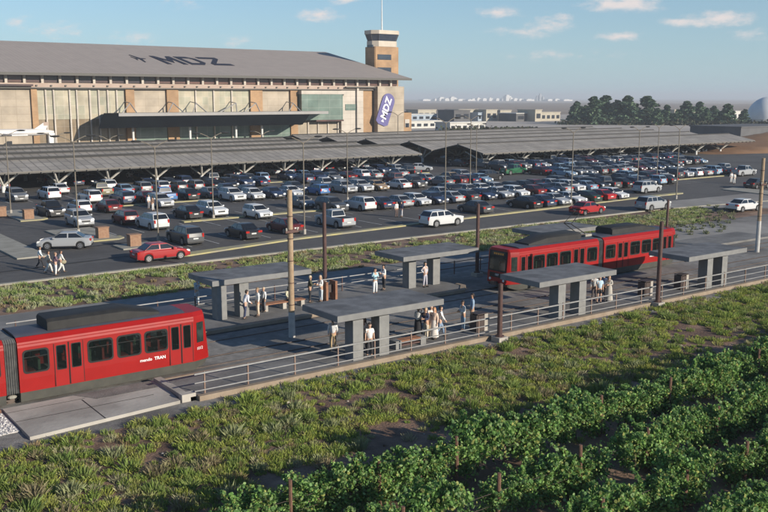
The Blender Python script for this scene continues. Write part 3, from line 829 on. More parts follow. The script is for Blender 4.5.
def bin_(u,v,label):
    p=G(u,v,.2); t=thing('litter_bin',label,'bin',(p.x,p.y,.2))
    b=MB(); b.box(-.12,.36,-.3,.3,.06,.92,'bin_dark'); b.build('body',t)
    b=MB(); b.box(.37,.62,-.28,.28,0,.98,'concrete'); b.build('side_panel',t); b=MB(); b.box(-.22,-.13,-.28,.28,0,.95,'bin_dark'); b.build('side_panel',t)
    b=MB(); b.box(-.18,.60,-.32,.32,.985,1.03,'bin_dark'); b.build('lid',t)
bin_(476,331,'dark litter bin with pale side next to the pole and a standing person')
bin_(643,296,'dark litter bin with pale side panel between the two right near shelters')
bin_(679,289,'pale sided litter bin left of the furthest right near shelter')
p=G(329,300,.2)
t=thing('notice_board','pair of brown timber notice boards on the far platform','notice board',(p.x,p.y,.2))
for dx in (-.35,.35):
    b=MB(); b.box(dx-.08,dx+.08,-.35,.35,0,1.25,'wood_slat'); b.build('board',t)
b=MB(); b.box(-.27,.27,-.03,.03,.5,1.0,'bin_dark'); b.build('panel',t)

# ------------------------------------------------------------------ people
def skin_mesh(verts, edges, m, sub=1):
    me=bpy.data.meshes.new('body'); me.from_pydata([v[:3] for v in verts],edges,[])
    o=bpy.data.objects.new('body',me); COL.objects.link(o)
    sk=o.modifiers.new('Skin','SKIN'); sk.use_smooth_shade=True
    if not me.skin_vertices:
        bm=bmesh.new(); bm.from_mesh(me); bm.verts.layers.skin.verify(); bm.to_mesh(me); bm.free()
    d=me.skin_vertices[0].data
    for i,v in enumerate(verts):
        r=v[3]; d[i].radius = r if isinstance(r,tuple) else (r,r)
        d[i].use_root = (i==0)
    ss=o.modifiers.new('Sub','SUBSURF'); ss.levels=sub; ss.render_levels=sub
    dg=bpy.context.evaluated_depsgraph_get(); dg.update()
    out=bpy.data.meshes.new_from_object(o.evaluated_get(dg))
    bpy.data.objects.remove(o); bpy.data.meshes.remove(me)
    out.materials.clear(); out.materials.append(MATS[m])
    for p in out.polygons: p.use_smooth=True
    return out
# x forward, y left
POSES={
 'stand':dict(aL=((.0,.215,1.16),(.05,.22,.90)),aR=((-.02,-.215,1.16),(.04,-.23,.90)),lL=((.02,.10,.50),(-.02,.11,.08)),lR=((.0,-.10,.50),(-.03,-.12,.08)),pz=.94,lean=0),
 'phone':dict(aL=((.03,.215,1.15),(.24,.12,1.18)),aR=((.06,-.23,1.18),(.12,-.13,1.52)),lL=((.02,.10,.50),(-.02,.11,.08)),lR=((.04,-.10,.50),(.05,-.13,.08)),pz=.94,lean=.02),
 'hips':dict(aL=((-.08,.33,1.2),(.03,.19,1.02)),aR=((-.08,-.33,1.2),(.03,-.19,1.02)),lL=((.02,.12,.50),(.0,.16,.08)),lR=((.0,-.11,.50),(-.03,-.14,.08)),pz=.94,lean=0),
 'walk':dict(aL=((-.12,.21,1.18),(-.06,.23,.93)),aR=((.10,-.21,1.17),(.24,-.19,.97)),lL=((.16,.09,.52),(.24,.09,.10)),lR=((-.06,-.09,.49),(-.30,-.09,.15)),pz=.93,lean=.03),
 'hold':dict(aL=((.06,.22,1.18),(.27,.08,1.16)),aR=((.06,-.22,1.18),(.27,-.07,1.19)),lL=((.03,.10,.50),(.03,.11,.08)),lR=((.0,-.10,.50),(-.05,-.12,.08)),pz=.94,lean=.04),
 'lean':dict(aL=((.14,.21,1.12),(.36,.14,.98)),aR=((.12,-.21,1.10),(.34,-.13,.95)),lL=((.08,.10,.50),(.05,.11,.08)),lR=((-.03,-.10,.50),(-.12,-.12,.08)),pz=.92,lean=.16),
 'sit':dict(aL=((.10,.23,.82),(.33,.13,.66)),aR=((.10,-.23,.82),(.33,-.12,.66)),lL=((.44,.11,.55),(.42,.12,.09)),lR=((.44,-.10,.55),(.48,-.11,.09)),pz=.56,lean=.03),
}
def mirror_chain(): pass
def skeleton(pose, g, f=1.0):
    """body: verts (x,y,z,r), edges. g = extra radius"""
    P=POSES[pose]; pz=P['pz']; ln=P['lean']; V=[];E=[]
    def add(x,y,z,r,par=None):
        V.append((x,y,z,r)); 
        if par is not None: E.append((par,len(V)-1))
        return len(V)-1
    pel=add(0,0,pz,(.125,.15)); wai=add(ln*.3,0,pz+.16,(.10,.135),pel); che=add(ln*.8,0,pz+.36,(.115,.165),wai); nb=add(ln,0,pz+.50,(.075,.10),che)
    nk=add(ln+.012,0,pz+.57,.052,nb); h0=add(ln+.03,0,pz+.62,(.068,.062),nk); h1=add(ln+.025,0,pz+.69,(.088,.076),h0); h2=add(ln+.01,0,pz+.755,(.078,.07),h1); h3=add(ln+.0,0,pz+.79,.04,h2)
    add(ln+.118,0,pz+.665,.014,h1)
    for s in (-1,1): add(ln+.01,s*.086,pz+.675,.016,h1)
    dz=pz-.94
    for key,s in (('aL',1),('aR',-1)):
        el,ha=P[key]
        sh=add(ln,s*.165,pz+.455,.062,nb if False else che)
        e=add(el[0],el[1],el[2],.043,sh)
        d=Vector(ha)-Vector(el); dn=d.normalized()
        w=add(ha[0],ha[1],ha[2],.029,e)
        pal=Vector(ha)+dn*.075; p_=add(pal.x,pal.y,pal.z,(.017,.036),w)
        side=Vector((1,0,0)) if abs(dn.x)<.7 else Vector((0,0,1))
        side=(side-dn*side.dot(dn)).normalized()
        curl=dn.cross(side)*s
        for k,(off,ln_) in enumerate(((-.030,.068),(-.010,.080),(.010,.075),(.030,.058))):
            a=pal+side*(-off)+dn*.03; i1=add(a.x,a.y,a.z,.009,p_)
            c=a+dn*ln_*.5+curl*.006; i2=add(c.x,c.y,c.z,.0085,i1)
            c2=c+dn*ln_*.42+curl*.02; add(c2.x,c2.y,c2.z,.0075,i2)
        tb=Vector(ha)+dn*.03+side*.035; i1=add(tb.x,tb.y,tb.z,.011,w); tt=tb+dn*.05+side*.012+curl*.012; add(tt.x,tt.y,tt.z,.009,i1)
    for key,s in (('lL',1),('lR',-1)):
        kn,an=P[key]
        hp=add(.0+(.06 if pose=='sit' else 0),s*.09,pz-.07+(.03 if pose=='sit' else 0),.09,pel)
        k=add(kn[0],kn[1],kn[2],.058,hp)
        m=Vector(kn)*.6+Vector(an)*.4; c=add(m.x-.015,m.y,m.z,.052,k)
        a=add(an[0],an[1],an[2],.038,c)
        hl=add(an[0]+.06,an[1],an[2]-.035,.035,a); add(an[0]+.16,an[1]+s*.015,max(.03,an[2]-.05),.028,hl)
    return V,E
def top_mesh(pose, long_sleeve, g=.016):
    P=POSES[pose]; pz=P['pz']; ln=P['lean']; V=[];E=[]
    def add(x,y,z,r,par=None):
        V.append((x,y,z,r)); 
        if par is not None: E.append((par,len(V)-1))
        return len(V)-1
    pel=add(0,0,pz-.04,(.14+g*.5,.165+g*.5)); wai=add(ln*.3,0,pz+.16,(.112+g,.147+g),pel); che=add(ln*.8,0,pz+.36,(.122+g,.172+g),wai); add(ln,0,pz+.525,(.075,.085),che)
    for key,s in (('aL',1),('aR',-1)):
        el,ha=P[key]; sh=add(ln,s*.168,pz+.455,.066+g,che)
        el=Vector(el); shv=Vector((ln,s*.168,pz+.455)); 
        if long_sleeve:
            e=add(el.x,el.y,el.z,.046+g,sh); w=Vector(ha)-(Vector(ha)-el)*.06; add(w.x,w.y,w.z,.032+g,e)
        else:
            q=shv+(el-shv)*.8; add(q.x,q.y,q.z,.05+g,sh)
    return skin_mesh(V,E,'cloth')
def leg_mesh(pose, short=False, g=.014):
    P=POSES[pose]; pz=P['pz']; V=[];E=[]
    def add(x,y,z,r,par=None):
        V.append((x,y,z,r)); 
        if par is not None: E.append((par,len(V)-1))
        return len(V)-1
    pel=add(0,0,pz+.04,(.128+g,.152+g))
    lo=add(0,0,pz-.03,(.13+g,.15+g),pel)
    for key,s in (('lL',1),('lR',-1)):
        kn,an=P[key]; hp=add(.0+(.06 if pose=='sit' else 0),s*.092,pz-.08+(.04 if pose=='sit' else 0),.092+g,lo)
        if short:
            q=Vector((0,s*.09,pz-.08)).lerp(Vector(kn),.75); add(q.x,q.y,q.z,.075+g,hp)
        else:
            k=add(kn[0],kn[1],kn[2],.063+g,hp); a=Vector(an); add(a.x,a.y,a.z+.03,.05+g,k)
    return skin_mesh(V,E,'cloth')
def shoe_mesh(pose):
    P=POSES[pose]; b=MB(); b.smooth=True
    for key,s in (('lL',1),('lR',-1)):
        an=P[key][1]; b.ell((an[0]+.075,an[1]+s*.006,an[2]-.035),.145,.052,.05,'cloth',10,6)
    return b.mesh('shoes')
def skirt_mesh(pose, long=True):
    P=POSES[pose]; pz=P['pz']; b=MB(); b.smooth=True; rings=[]
    lv=[(pz+.12,.128,.155),(pz-.02,.16,.185),(pz-.25,.175,.2),(.45,.19,.215)]+([(.14,.23,.25)] if long else [])
    for (z,rx,ry) in lv[::-1]:
        rings.append([(rx*math.cos(2*math.pi*i/16)*(1+.05*(i%2)),ry*math.sin(2*math.pi*i/16)*(1+.05*(i%2)),z) for i in range(16)])
    b.loft(rings,'cloth'); return b.mesh('skirt')
def hair_mesh(pose, style):
    P=POSES[pose]; ln=P['lean']; pz=P['pz']; b=MB(); b.smooth=True
    b.ell((ln-.008,0,pz+.725),.104,.09,.098,'hair',12,8,-.12,.5)
    b.ell((ln-.045,0,pz+.69),.07,.086,.1,'hair',10,7)
    if style=='long': b.ell((ln-.075,0,pz+.58),.055,.09,.19,'hair',10,7)
    if style=='bun': b.ell((ln-.11,0,pz+.73),.055,.055,.055,'hair',10,6)
    return b.mesh('hair')
def eye_mesh(pose):
    P=POSES[pose]; ln=P['lean']; pz=P['pz']; b=MB()
    for s in (-1,1): b.ell((ln+.103,s*.03,pz+.69),.012,.013,.008,'eye',8,5)
    b.box(ln+.094,ln+.104,-.022,.022,pz+.632,pz+.638,'taillight')
    return b.mesh('eyes')
PM={}
def pm(key, fn):
    if key not in PM: PM[key]=fn()
    return PM[key]
def body_for(pose):
    V,E=skeleton(pose,0); return skin_mesh(V,E,'skin',1)
SK=[(.50,.30,.20),(.42,.24,.155),(.55,.35,.25)]
def person(u,v,label,face,pose='stand',top=(.7,.7,.7),bot=(.1,.1,.12),hair=(.03,.02,.015),style='short',sleeve=True,dress=False,short=False,h=1.0,z=.2,pos=None,shoes=(.06,.05,.045),group=None):
    p=G(u,v,z) if pos is None else Vector(pos)
    off=-.50 if pose=='sit' and False else 0
    t=thing('person',label,'person',(p.x,p.y,p.z),R(face),group)
    t.scale=(h,h,h)
    def part(nm,me,c):
        o=link(nm,me,t); o.color=(c[0],c[1],c[2],1); return o
    bd=part('body',pm(('b',pose),lambda:body_for(pose)),SK[int(abs(u)*7)%3])
    e=link('face',pm(('e',pose),lambda:eye_mesh(pose)),t)
    part('hair',pm(('h',pose,style),lambda:hair_mesh(pose,style)),hair)
    part('top',pm(('t',pose,sleeve),lambda:top_mesh(pose,sleeve)),top)
    if dress: part('skirt',pm(('d',pose,dress),lambda:skirt_mesh(pose,dress=='long')),bot)
    else: part('trousers' if not short else 'shorts',pm(('l',pose,short),lambda:leg_mesh(pose,short)),bot)
    part('shoes',pm(('s',pose),lambda:shoe_mesh(pose)),shoes)
    return t
W=(.72,.71,.69); K=(.03,.03,.035); N_=(.04,.05,.10); J=(.22,.30,.42); BG=(.45,.34,.22)
person(333,351,'person in pale shirt and khaki trousers standing left of the middle near shelter',60,'stand',(.62,.63,.64),(.42,.31,.18))
person(364.5,350,'woman in white top with dark hair deep between the middle shelter pillars',200,'phone',(.70,.60,.55),K,style='long')
person(371,366,'person in white t-shirt and dark trousers between pillars behind the fence',250,'stand',W,K,sleeve=False,pos=(25.83,36.15,.2))
person(418,338,'woman in white blouse and long black skirt with arm raised to her head',20,'phone',W,K,dress='long',style='bun')
person(426,339,'person in dark navy clothes in the middle of the standing group',190,'hold',N_,(.55,.48,.38),style='short',hair=(.4,.3,.2))
person(431,336,'person with pale hat in white shirt among the standing group',250,'stand',W,BG,hair=(.6,.55,.5))
person(434,339,'blond woman in long pale peach dress beside the walking person',200,'stand',(.70,.52,.42),(.72,.66,.60),hair=(.45,.22,.10),style='long',dress='long')
person(440,337,'person in white sleeves and light jeans walking at the right of the group',-30,'walk',W,J)
person(463,331,'person in grey top and blue jeans left of the litter bin',170,'hold',(.55,.55,.54),(.20,.29,.38))
person(472,325,'tall person in faded blue shirt behind the dark litter bin',150,'stand',(.25,.34,.45),BG,h=1.06)
person(594,301,'person in white shirt furthest left of three beside the shelter',220,'stand',W,(.12,.10,.10),hair=(.20,.09,.05))
person(599,303,'person in pale blue shirt and black shorts in front of two others',240,'stand',(.45,.60,.72),K,short=True,sleeve=False)
person(608.5,302,'woman in long grey patterned dress at the right of three people',200,'hold',(.48,.45,.40),(.46,.43,.38),dress='long',hair=(.20,.13,.08),style='long')
person(425,287,'person in striped grey top with hands on hips beside the far shelter',-80,'hips',(.50,.50,.55),(.45,.44,.50))
person(411,286,'person in grey standing close to the far shelter pillar',-90,'stand',(.32,.32,.33),(.2,.2,.22))
person(375,294,'person in pale turquoise top and white trousers by the far fence',-100,'phone',(.40,.60,.66),(.66,.68,.68))
person(384,290,'person in white top and black trousers by the far fence',180,'hold',W,K)
person(310,302.5,'blond person in dark olive jacket and black trousers on the far platform',-20,'hold',(.07,.07,.045),K,hair=(.5,.42,.3))
person(321,302,'woman in white top and pale jeans left of the notice boards',190,'hold',W,(.50,.56,.60),hair=(.42,.33,.24),style='long')
person(245,319,'person in white shirt and navy trousers leaning forward near the far bench',0,'lean',(.72,.72,.76),N_)
person(258,316.5,'woman in white top and beige trousers standing in front of the bench',170,'stand',(.66,.68,.66),(.60,.50,.38),hair=(.3,.2,.12))
person(264,312,'small person in white top behind the woman in beige trousers',190,'stand',W,(.12,.12,.13),hair=(.5,.4,.3),h=.88)
p=G(275,309,.2); bx,by=p.x,p.y
for o in list(COL.objects):
    if o.get('label','').startswith('long brown wooden bench'): bx=o.location.x+2.0; by=o.location.y
person(275,309,'seated person in pale yellow top and dark skirt on the long bench',-95,'sit',(.66,.62,.45),K,style='long',pos=(bx,by+.05,.15))
person(197,305,'person in pale blue top by the fence behind the left tram',-60,'hold',(.42,.55,.62),(.45,.52,.58))
person(40.5,268.5,'person in white jacket with black trousers, leftmost of the walkers',-20,'walk',(.62,.70,.72),K,z=.03)
person(49,273.5,'person in cream top and white trousers in front of the walkers',-20,'walk',(.66,.56,.44),(.62,.62,.58),z=.03)
person(56,275.5,'person in dark maroon top and white trousers among the walkers',0,'hold',(.16,.10,.13),(.72,.72,.70),z=.03,hair=(.2,.12,.08))
person(61.5,273,'person in white carrying something yellow beside the road walkers',0,'walk',(.66,.66,.62),(.64,.64,.60),z=.03)
person(396.5,217,'person in white top and dark trousers standing in the parking aisle',-90,'stand',W,(.14,.1,.09),z=.03)
person(401.5,217,'person in navy top and pale trousers standing in the parking aisle',180,'stand',N_,(.5,.5,.52),z=.03)
person(149,209,'person in white shirt between parked cars left of a silver suv',-60,'stand',W,(.2,.2,.22),z=.03)
person(153,211,'person in brown and pale clothes beside the silver suv',120,'stand',(.16,.1,.07),(.55,.54,.52),z=.03)
person(731,183,'person in white clothes at the parking exit barrier',-120,'stand',W,(.7,.7,.68),z=.03)
person(734,184,'second pale dressed person close by at the parking exit',60,'stand',(.66,.64,.6),(.6,.6,.58),z=.03)
person(603,300,'person in dark blue top half hidden behind the pale blue shirt',200,'stand',(.06,.09,.18),K)
o=thing('shoulder_bag','small yellow bag hanging beside the walker in white','bag',tuple(G(64.5,273,.03)))
b=MB(); b.smooth=True; b.ell((0,0,.85),.2,.1,.16,'kerb_yellow',10,7); b.build('pouch',o)
b=MB(); b.path([(-.12,0,.95),(-.1,0,1.25),(.1,0,1.25),(.12,0,.95)],.02,'bin_dark'); b.build('strap',o)

# ------------------------------------------------------------------ cars (front towards +x)
CT={
 'sedan':dict(L=4.55,W=1.78,wx=(-1.36,1.38),r=.32,top=[(-2.27,.80),(-2.1,.97),(-1.5,1.0),(-.9,.98),(.9,.95),(1.2,.93),(1.9,.80),(2.2,.66),(2.27,.55)],cab=(-1.72,1.12,-.95,.25,.96,1.45),pill=(-.35,)),
 'hatchback':dict(L=4.0,W=1.74,wx=(-1.22,1.26),r=.32,top=[(-2.0,.72),(-1.92,.98),(-1.2,1.02),(.7,.97),(1.05,.95),(1.7,.82),(1.95,.66),(2.0,.55)],cab=(-1.92,1.0,-1.55,.15,.98,1.50),pill=(-.4,)),
 'suv':dict(L=4.65,W=1.88,wx=(-1.40,1.42),r=.37,top=[(-2.32,.80),(-2.26,1.1),(-1.2,1.13),(.8,1.10),(1.1,1.08),(2.0,.98),(2.26,.82),(2.32,.62)],cab=(-2.24,1.12,-1.78,.20,1.10,1.66),pill=(-1.15,-.25)),
 'pickup':dict(L=5.25,W=1.88,wx=(-1.62,1.66),r=.38,top=[(-2.62,.78),(-2.58,1.08),(-.7,1.08),(-.55,1.12),(1.15,1.10),(1.4,1.08),(2.3,1.0),(2.56,.84),(2.62,.62)],cab=(-.72,1.35,-.55,.65,1.10,1.76),pill=(.1,)),
 'van':dict(L=4.9,W=1.92,wx=(-1.5,1.62),r=.35,top=[(-2.45,.8),(-2.42,1.15),(1.2,1.12),(1.6,1.08),(2.2,.95),(2.42,.75),(2.45,.55)],cab=(-2.40,1.75,-2.30,.95,1.12,1.95),pill=(-1.1,.3)),
}
def car_parts(kind):
    c=CT[kind]; L=c['L']; W=c['W']; hw=W/2; r=c['r']; ra=r+.07; P={}
    def zt(x):
        t=c['top']
        if x<=t[0][0]: return t[0][1]
        for (a,za),(b_,zb_) in zip(t[:-1],t[1:]):
            if x<=b_: return za+(zb_-za)*(x-a)/(b_-a)
        return t[-1][1]
    xs=set([-L/2,-L/2+.06,L/2-.06,L/2]+[q[0] for q in c['top']])
    for xw in c['wx']:
        for k in (-1,-.92,-.7,-.35,0,.35,.7,.92,1): xs.add(round(xw+ra*k,3))
        xs.add(round(xw-ra*1.001-.001,3)); xs.add(round(xw+ra*1.001+.001,3))
    xs=sorted(xs); rings=[]
    for x in xs:
        e=abs(x)/(L/2); w=hw*(1-.03*e**3-.11*max(0,(e-.82)/.18)**2); z1=zt(x); z0=.24+.10*max(0,(e-.85)/.15)
        for xw in c['wx']:
            if abs(x-xw)<=ra: z0=max(z0, r+math.sqrt(max(0,ra*ra-(x-xw)**2))*.98)
        z0=min(z0,z1-.1); zm=z0+(z1-z0)*.45
        rings.append([(x,-w*.95,z0),(x,-w*.99,z0+(zm-z0)*.5),(x,-w,zm),(x,-w*.985,z1-.07),(x,-w*.90,z1),(x,w*.90,z1),(x,w*.985,z1-.07),(x,w,zm),(x,w*.99,z0+(zm-z0)*.5),(x,w*.95,z0)])
    b=MB(); b.smooth=True; b.ang=28; b.loft(rings,'paint')
    xb0,xb1,xr0,xr1,z0,z1=c['cab']; wb=hw*.90; wr=hw*.72
    def cr(z,f,ins=0.0):
        x0=xb0+(xr0-xb0)*f+ins; x1=xb1+(xr1-xb1)*f-ins; w=wb+(wr-wb)*f-ins
        return [(x0,-w,z),(x1,-w,z),(x1,w,z),(x0,w,z)]
    zr=z1-z0
    b.loft([cr(z0-.03,0),cr(z0+zr*.86,.86),cr(z0+zr*.97,.97,.03),cr(z1,1,.14)],'paint')
    if kind=='suv':
        for s in (-1,1): b.tube((xr0+.2,s*wr*.9,z1-.02),(xr1-.1,s*wr*.9,z1-.02),.025,'car_black',n=6)
    P['body']=b
    b=MB(); b.box(-L/2+.25,L/2-.25,-hw*.80,hw*.80,.2,.62,'car_black')
    for xw in c['wx']: b.box(xw-ra,xw+ra,-hw*.86,hw*.86,.3,r*2+.06,'car_black')
    for s,(a0,a1) in ((-1,(-L/2-.015,-L/2+.2)),(1,(L/2-.2,L/2+.015))): b.box(a0,a1,-hw*.80,hw*.80,.26,.40,'car_black')
    b.box(c['wx'][0]+ra,c['wx'][1]-ra,-hw*.985,hw*.985,.225,.3,'car_black')
    if kind=='pickup': b.box(-2.5,-.78,-hw*.78,hw*.78,1.0,1.088,'car_black')
    P['underbody']=b
    # panes, 8 mm proud of the cabin
    def quad4(b,p,nv,m='car_glass'):
        n=Vector(nv).normalized()*.009; b.poly([Vector(q)+n for q in p],m)
    f0,f1=.10,.84
    def pt(side,x_end,f,ins):
        pass
    lo=cr(z0+zr*f0,f0); hi=cr(z0+zr*f1,f1)
    b=MB()
    def shrink(p,k):
        cc=sum((Vector(q) for q in p),Vector())/4; return [cc+(Vector(q)-cc)*k for q in p]
    dz=zr
    b2=MB(); q=[lo[1],lo[2],hi[2],hi[1]]; q=[Vector((a[0],a[1]*.93,a[2])) for a in q]; quad4(b2,q,(dz,0,xb1-xr1)); P['windscreen']=b2
    b2=MB(); q=[lo[3],lo[0],hi[0],hi[3]]; q=[Vector((a[0],a[1]*.91,a[2])) for a in q]; quad4(b2,q,(-dz,0,xr0-xb0)); P['rear_window']=b2
    for s in (-1,1):
        b2=MB()
        def edge(x,f):
            w=wb+(wr-wb)*f; return Vector((x,s*w,z0+zr*f))
        xa0=xb0+(xr0-xb0)*f0; xa1=xb1+(xr1-xb1)*f0; xc0=xb0+(xr0-xb0)*f1; xc1=xb1+(xr1-xb1)*f1
        cuts=[0]+[ (p-xa0)/(xa1-xa0) for p in c['pill']]+[1]
        if kind=='pickup': pass
        for k in range(len(cuts)-1):
            t0=cuts[k]; t1=cuts[k+1]
            xl0=xa0+(xa1-xa0)*t0+.06; xl1=xa0+(xa1-xa0)*t1-.06
            def top(x): return min(max(x,xc0+.05),xc1-.05)
            tl0=top(xl0 if k else xc0+.05); tl1=top(xl1 if k<len(cuts)-2 else xc1-.05)
            q=[edge(xl0,f0),edge(xl1,f0),edge(tl1,f1),edge(tl0,f1)]
            if s>0: q=q[::-1]
            if kind=='van' and k==0 : pass
            quad4(b2,q,(0,s*dz,wb-wr))
        P['side_window%d'%(s>0)]=b2
    for i,xw in enumerate(c['wx']):
        for s in (-1,1):
            b=MB(); b.smooth=True; y0=s*(hw-.20); y1=s*(hw-.012)
            b.tube((xw,y0,r),(xw,y1,r),r,'tyre',n=18)
            b2=MB(); b2.tube((xw,s*(hw-.02),r),(xw,s*(hw-.002),r),r*.66,'rim',n=12)
            for k in range(5):
                a=2*math.pi*k/5; b2.tube((xw+math.cos(a)*r*.38,s*(hw-.004),r+math.sin(a)*r*.38),(xw+math.cos(a)*r*.38,s*(hw+.002),r+math.sin(a)*r*.38),r*.13,'car_black',n=6)
            P['wheel%d%d'%(i,s>0)]=(b,b2)
    zf=zt(L/2-.1)
    for s in (-1,1):
        b=MB(); b.loft([[(L/2-.34,s*hw*.92-.02,zf-.02),(L/2-.34,s*hw*.92+.02,zf-.02),(L/2-.34,s*hw*.92+.02,zf+.12),(L/2-.34,s*hw*.92-.02,zf+.12)][::1],
            [(L/2-.02,s*hw*.72-.17,zf-.09),(L/2-.02,s*hw*.72+.17,zf-.09),(L/2-.07,s*hw*.72+.17,zf+.07),(L/2-.07,s*hw*.72-.17,zf+.07)]],'headlight'); P['headlight%d'%(s>0)]=b
        zr_=.88 if kind in('sedan','hatchback') else .98
        b=MB(); y=s*hw*.74
        if kind in ('suv','van','hatchback','pickup'): b.box(-L/2-.015,-L/2+.12,y-.1 if s<0 else y-.06,y+.06 if s<0 else y+.1,zr_-.22,zr_+.12,'taillight')
        else: b.box(-L/2-.015,-L/2+.2,y-.2,y+.14 if s>0 else y+.2,zr_-.16,zr_+.02,'taillight')
        P['taillight%d'%(s>0)]=b
        b=MB(); b.box(xb1-.42,xb1-.24,s*hw*.97-.09+s*.1,s*hw*.97+.09+s*.1,z0-.02,z0+.13,'paint'); P['mirror%d'%(s>0)]=b
    b=MB(); b.box(L/2-.1,L/2+.012,-hw*.45,hw*.45,zf-.22,zf-.06,'car_black'); P['grille']=b
    b=MB(); b.box(-L/2-.025,-L/2-.01,-.24,.24,.60,.72,'plate'); P['number_plate']=b
    b=MB(); b.box(L/2+.015,L/2+.025,-.22,.22,.44,.55,'plate'); P['number_plate1']=b
    return P
NEAR={};FAR={}
def base_name(n): return n.rstrip('0123456789')
for kind in CT:
    P=car_parts(kind); parts=[]; far=MB(); far.smooth=True; far.ang=28
    def addto(mb):
        o=len(far.v); far.v+=mb.v
        for f,mi in zip(mb.f,mb.m):
            far.f.append(tuple(i+o for i in f)); far.m.append(far.mi(mb.mats[mi].name))
    for n,mb in P.items():
        if isinstance(mb,tuple):
            addto(mb[0]); addto(mb[1]); parts.append((base_name(n),mb[0].mesh('wheel'),mb[1].mesh('rim')))
        else:
            addto(mb); parts.append((base_name(n),mb.mesh(base_name(n)),None))
    NEAR[kind]=parts; FAR[kind]=far.mesh('car_'+kind)
PAL={'white':(.58,.59,.59),'silver':(.34,.355,.37),'grey':(.16,.165,.17),'dark grey':(.06,.063,.068),'black':(.018,.018,.02),'navy':(.025,.04,.085),
 'blue':(.03,.13,.33),'light blue':(.22,.32,.42),'maroon':(.11,.018,.02),'red':(.36,.02,.022),'green':(.02,.12,.055),'olive':(.13,.115,.055),'tan':(.34,.24,.14),'dark green':(.02,.05,.035)}
NAMES={'sedan':'sedan','hatchback':'hatchback','suv':'suv','pickup':'pickup truck','van':'van'}
NCAR=[0]
def car(kind,color,x,y,rz,label,near,group='cars parked in the airport lot',z=.022):
    NCAR[0]+=1
    nm='parked_car' if 'parked' in group else 'car'
    rgb=PAL[color]; k=random.uniform(.9,1.12); rgb=(rgb[0]*k,rgb[1]*k,rgb[2]*k,1)
    if not near:
        o=link(nm,FAR[kind],None,(x,y,z),rz); o.color=rgb
        return tag(o,label,'car',group)
    t=thing(nm,label,'car',(x,y,z),rz,group)
    for n,me,me2 in NEAR[kind]:
        o=link(n,me,t); o.color=rgb
        if me2: link('rim',me2,o)
    return t
# one list per row: x position, colour, kind, 'r' rear towards the tram line / 'f' front towards it
UP=R(90)
def row(cars, y_near, where, near, slope=0.0):
    cars=sorted(cars,key=lambda c:c[0])
    for i,c in enumerate(cars):
        x,colr,kind,d=c[:4]; yy=(c[4] if len(c)>4 else y_near+slope*(x-34)); L=CT[kind]['L']
        rz=UP if d=='r' else -UP
        rz+=random.uniform(-.03,.03)
        end='with its rear' if d=='r' else 'with its front'
        lab='%s %s, %s from left in the %s'%(colr,NAMES[kind],ordn(i),where)
        car(kind,colr,x+random.uniform(-.08,.08),yy+L/2,rz,lab,near)
random.seed(17)
KINDS=['sedan','sedan','hatchback','suv','sedan','pickup','sedan','hatchback','suv']
COLS=['silver','silver','light blue','grey','dark grey','black','navy','white','grey','dark grey','maroon','navy','light blue','silver','silver','dark grey','navy','black','black','navy','grey']
def fill(have,x0,x1,p,step=2.62,rear=.5,dark=False):
    xs=[c[0] for c in have]; out=list(have); x=x0
    while x<x1:
        if all(abs(x-q)>2.45 for q in xs) and random.random()<p:
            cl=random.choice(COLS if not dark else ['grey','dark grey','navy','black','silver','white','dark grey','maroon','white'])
            out.append((x,cl,random.choice(KINDS),'r' if random.random()<rear else 'f')); xs.append(x)
        x+=step
    return out
r1=[(34.3,'dark grey','suv','r',74.6),(40.0,'black','sedan','r',74.3),(45.1,'maroon','sedan','r',75.1),(51.3,'silver','pickup','r',75.3),(70.5,'dark grey','sedan','r'),(78.5,'black','sedan','r'),
    (83.6,'silver','sedan','f'),(86.5,'white','sedan','f'),(89.3,'dark green','sedan','r'),(92.0,'red','sedan','r'),(94.7,'white','hatchback','f'),(80.9,'navy','sedan','r')]
row(r1,74.9,'front row by the yellow kerb',True,.015)
r2=[(35.6,'white','suv','r',85.3),(48.0,'white','hatchback','f',86.4),(58.2,'dark grey','suv','f',86.6),(61.3,'white','suv','r'),(64.1,'navy','sedan','r'),(66.9,'silver','sedan','r'),(69.6,'white','hatchback','f'),(72.3,'navy','sedan','f'),
    (75.0,'silver','sedan','r'),(77.7,'dark grey','sedan','r'),(80.6,'navy','sedan','f'),(83.6,'silver','sedan','f'),(86.5,'white','hatchback','f')]
r2=fill(r2,89.5,121,.9); row(r2,85.5,'second parking row',True)
r3=[(30.4,'silver','suv','f',91.6),(34.8,'maroon','hatchback','r'),(41.9,'black','sedan','r'),(44.9,'white','suv','f'),(57.2,'grey','sedan','f',91.9)]
r3=fill(r3,77.5,144,.93); row(r3,90.8,'third parking row',True)
r4=[(30.4,'black','pickup','f',101.3),(34.0,'white','hatchback','r',103),(37.0,'maroon','sedan','r',101.6),(43.6,'silver','suv','f',102.2),(53.8,'white','suv','f'),(56.7,'white','hatchback','f'),(59.6,'navy','sedan','f'),(62.4,'white','sedan','f'),(66.6,'blue','hatchback','r'),
    (71.0,'silver','suv','f'),(73.8,'silver','suv','f'),(76.6,'tan','sedan','f'),(80.6,'white','sedan','r')]
r4=fill(r4,83.5,98,.8); r4=fill(r4,113,146,.92); row(r4,103.3,'fourth parking row',True)
r5=[(41.3,'navy','suv','r'),(44.1,'maroon','sedan','r'),(40.0-1.5,'white','suv','r',112.3),(46.9,'blue','pickup','r'),(50.0,'black','sedan','r'),(94.5,'tan','sedan','r')]
r5=fill(r5,53,99,.78); r5=fill(r5,115,160,.92); row(r5,108.5,'fifth parking row',False)
r6=[(31.5,'grey','suv','f'),(35.6,'white','suv','r'),(42.5,'olive','pickup','r')]
r6=fill(r6,45.5,100,.8); r6=fill(r6,116,170,.92); row(r6,119.4,'sixth parking row',False)
r7=[(38.7,'white','sedan','r'),(45.4,'white','suv','r')]
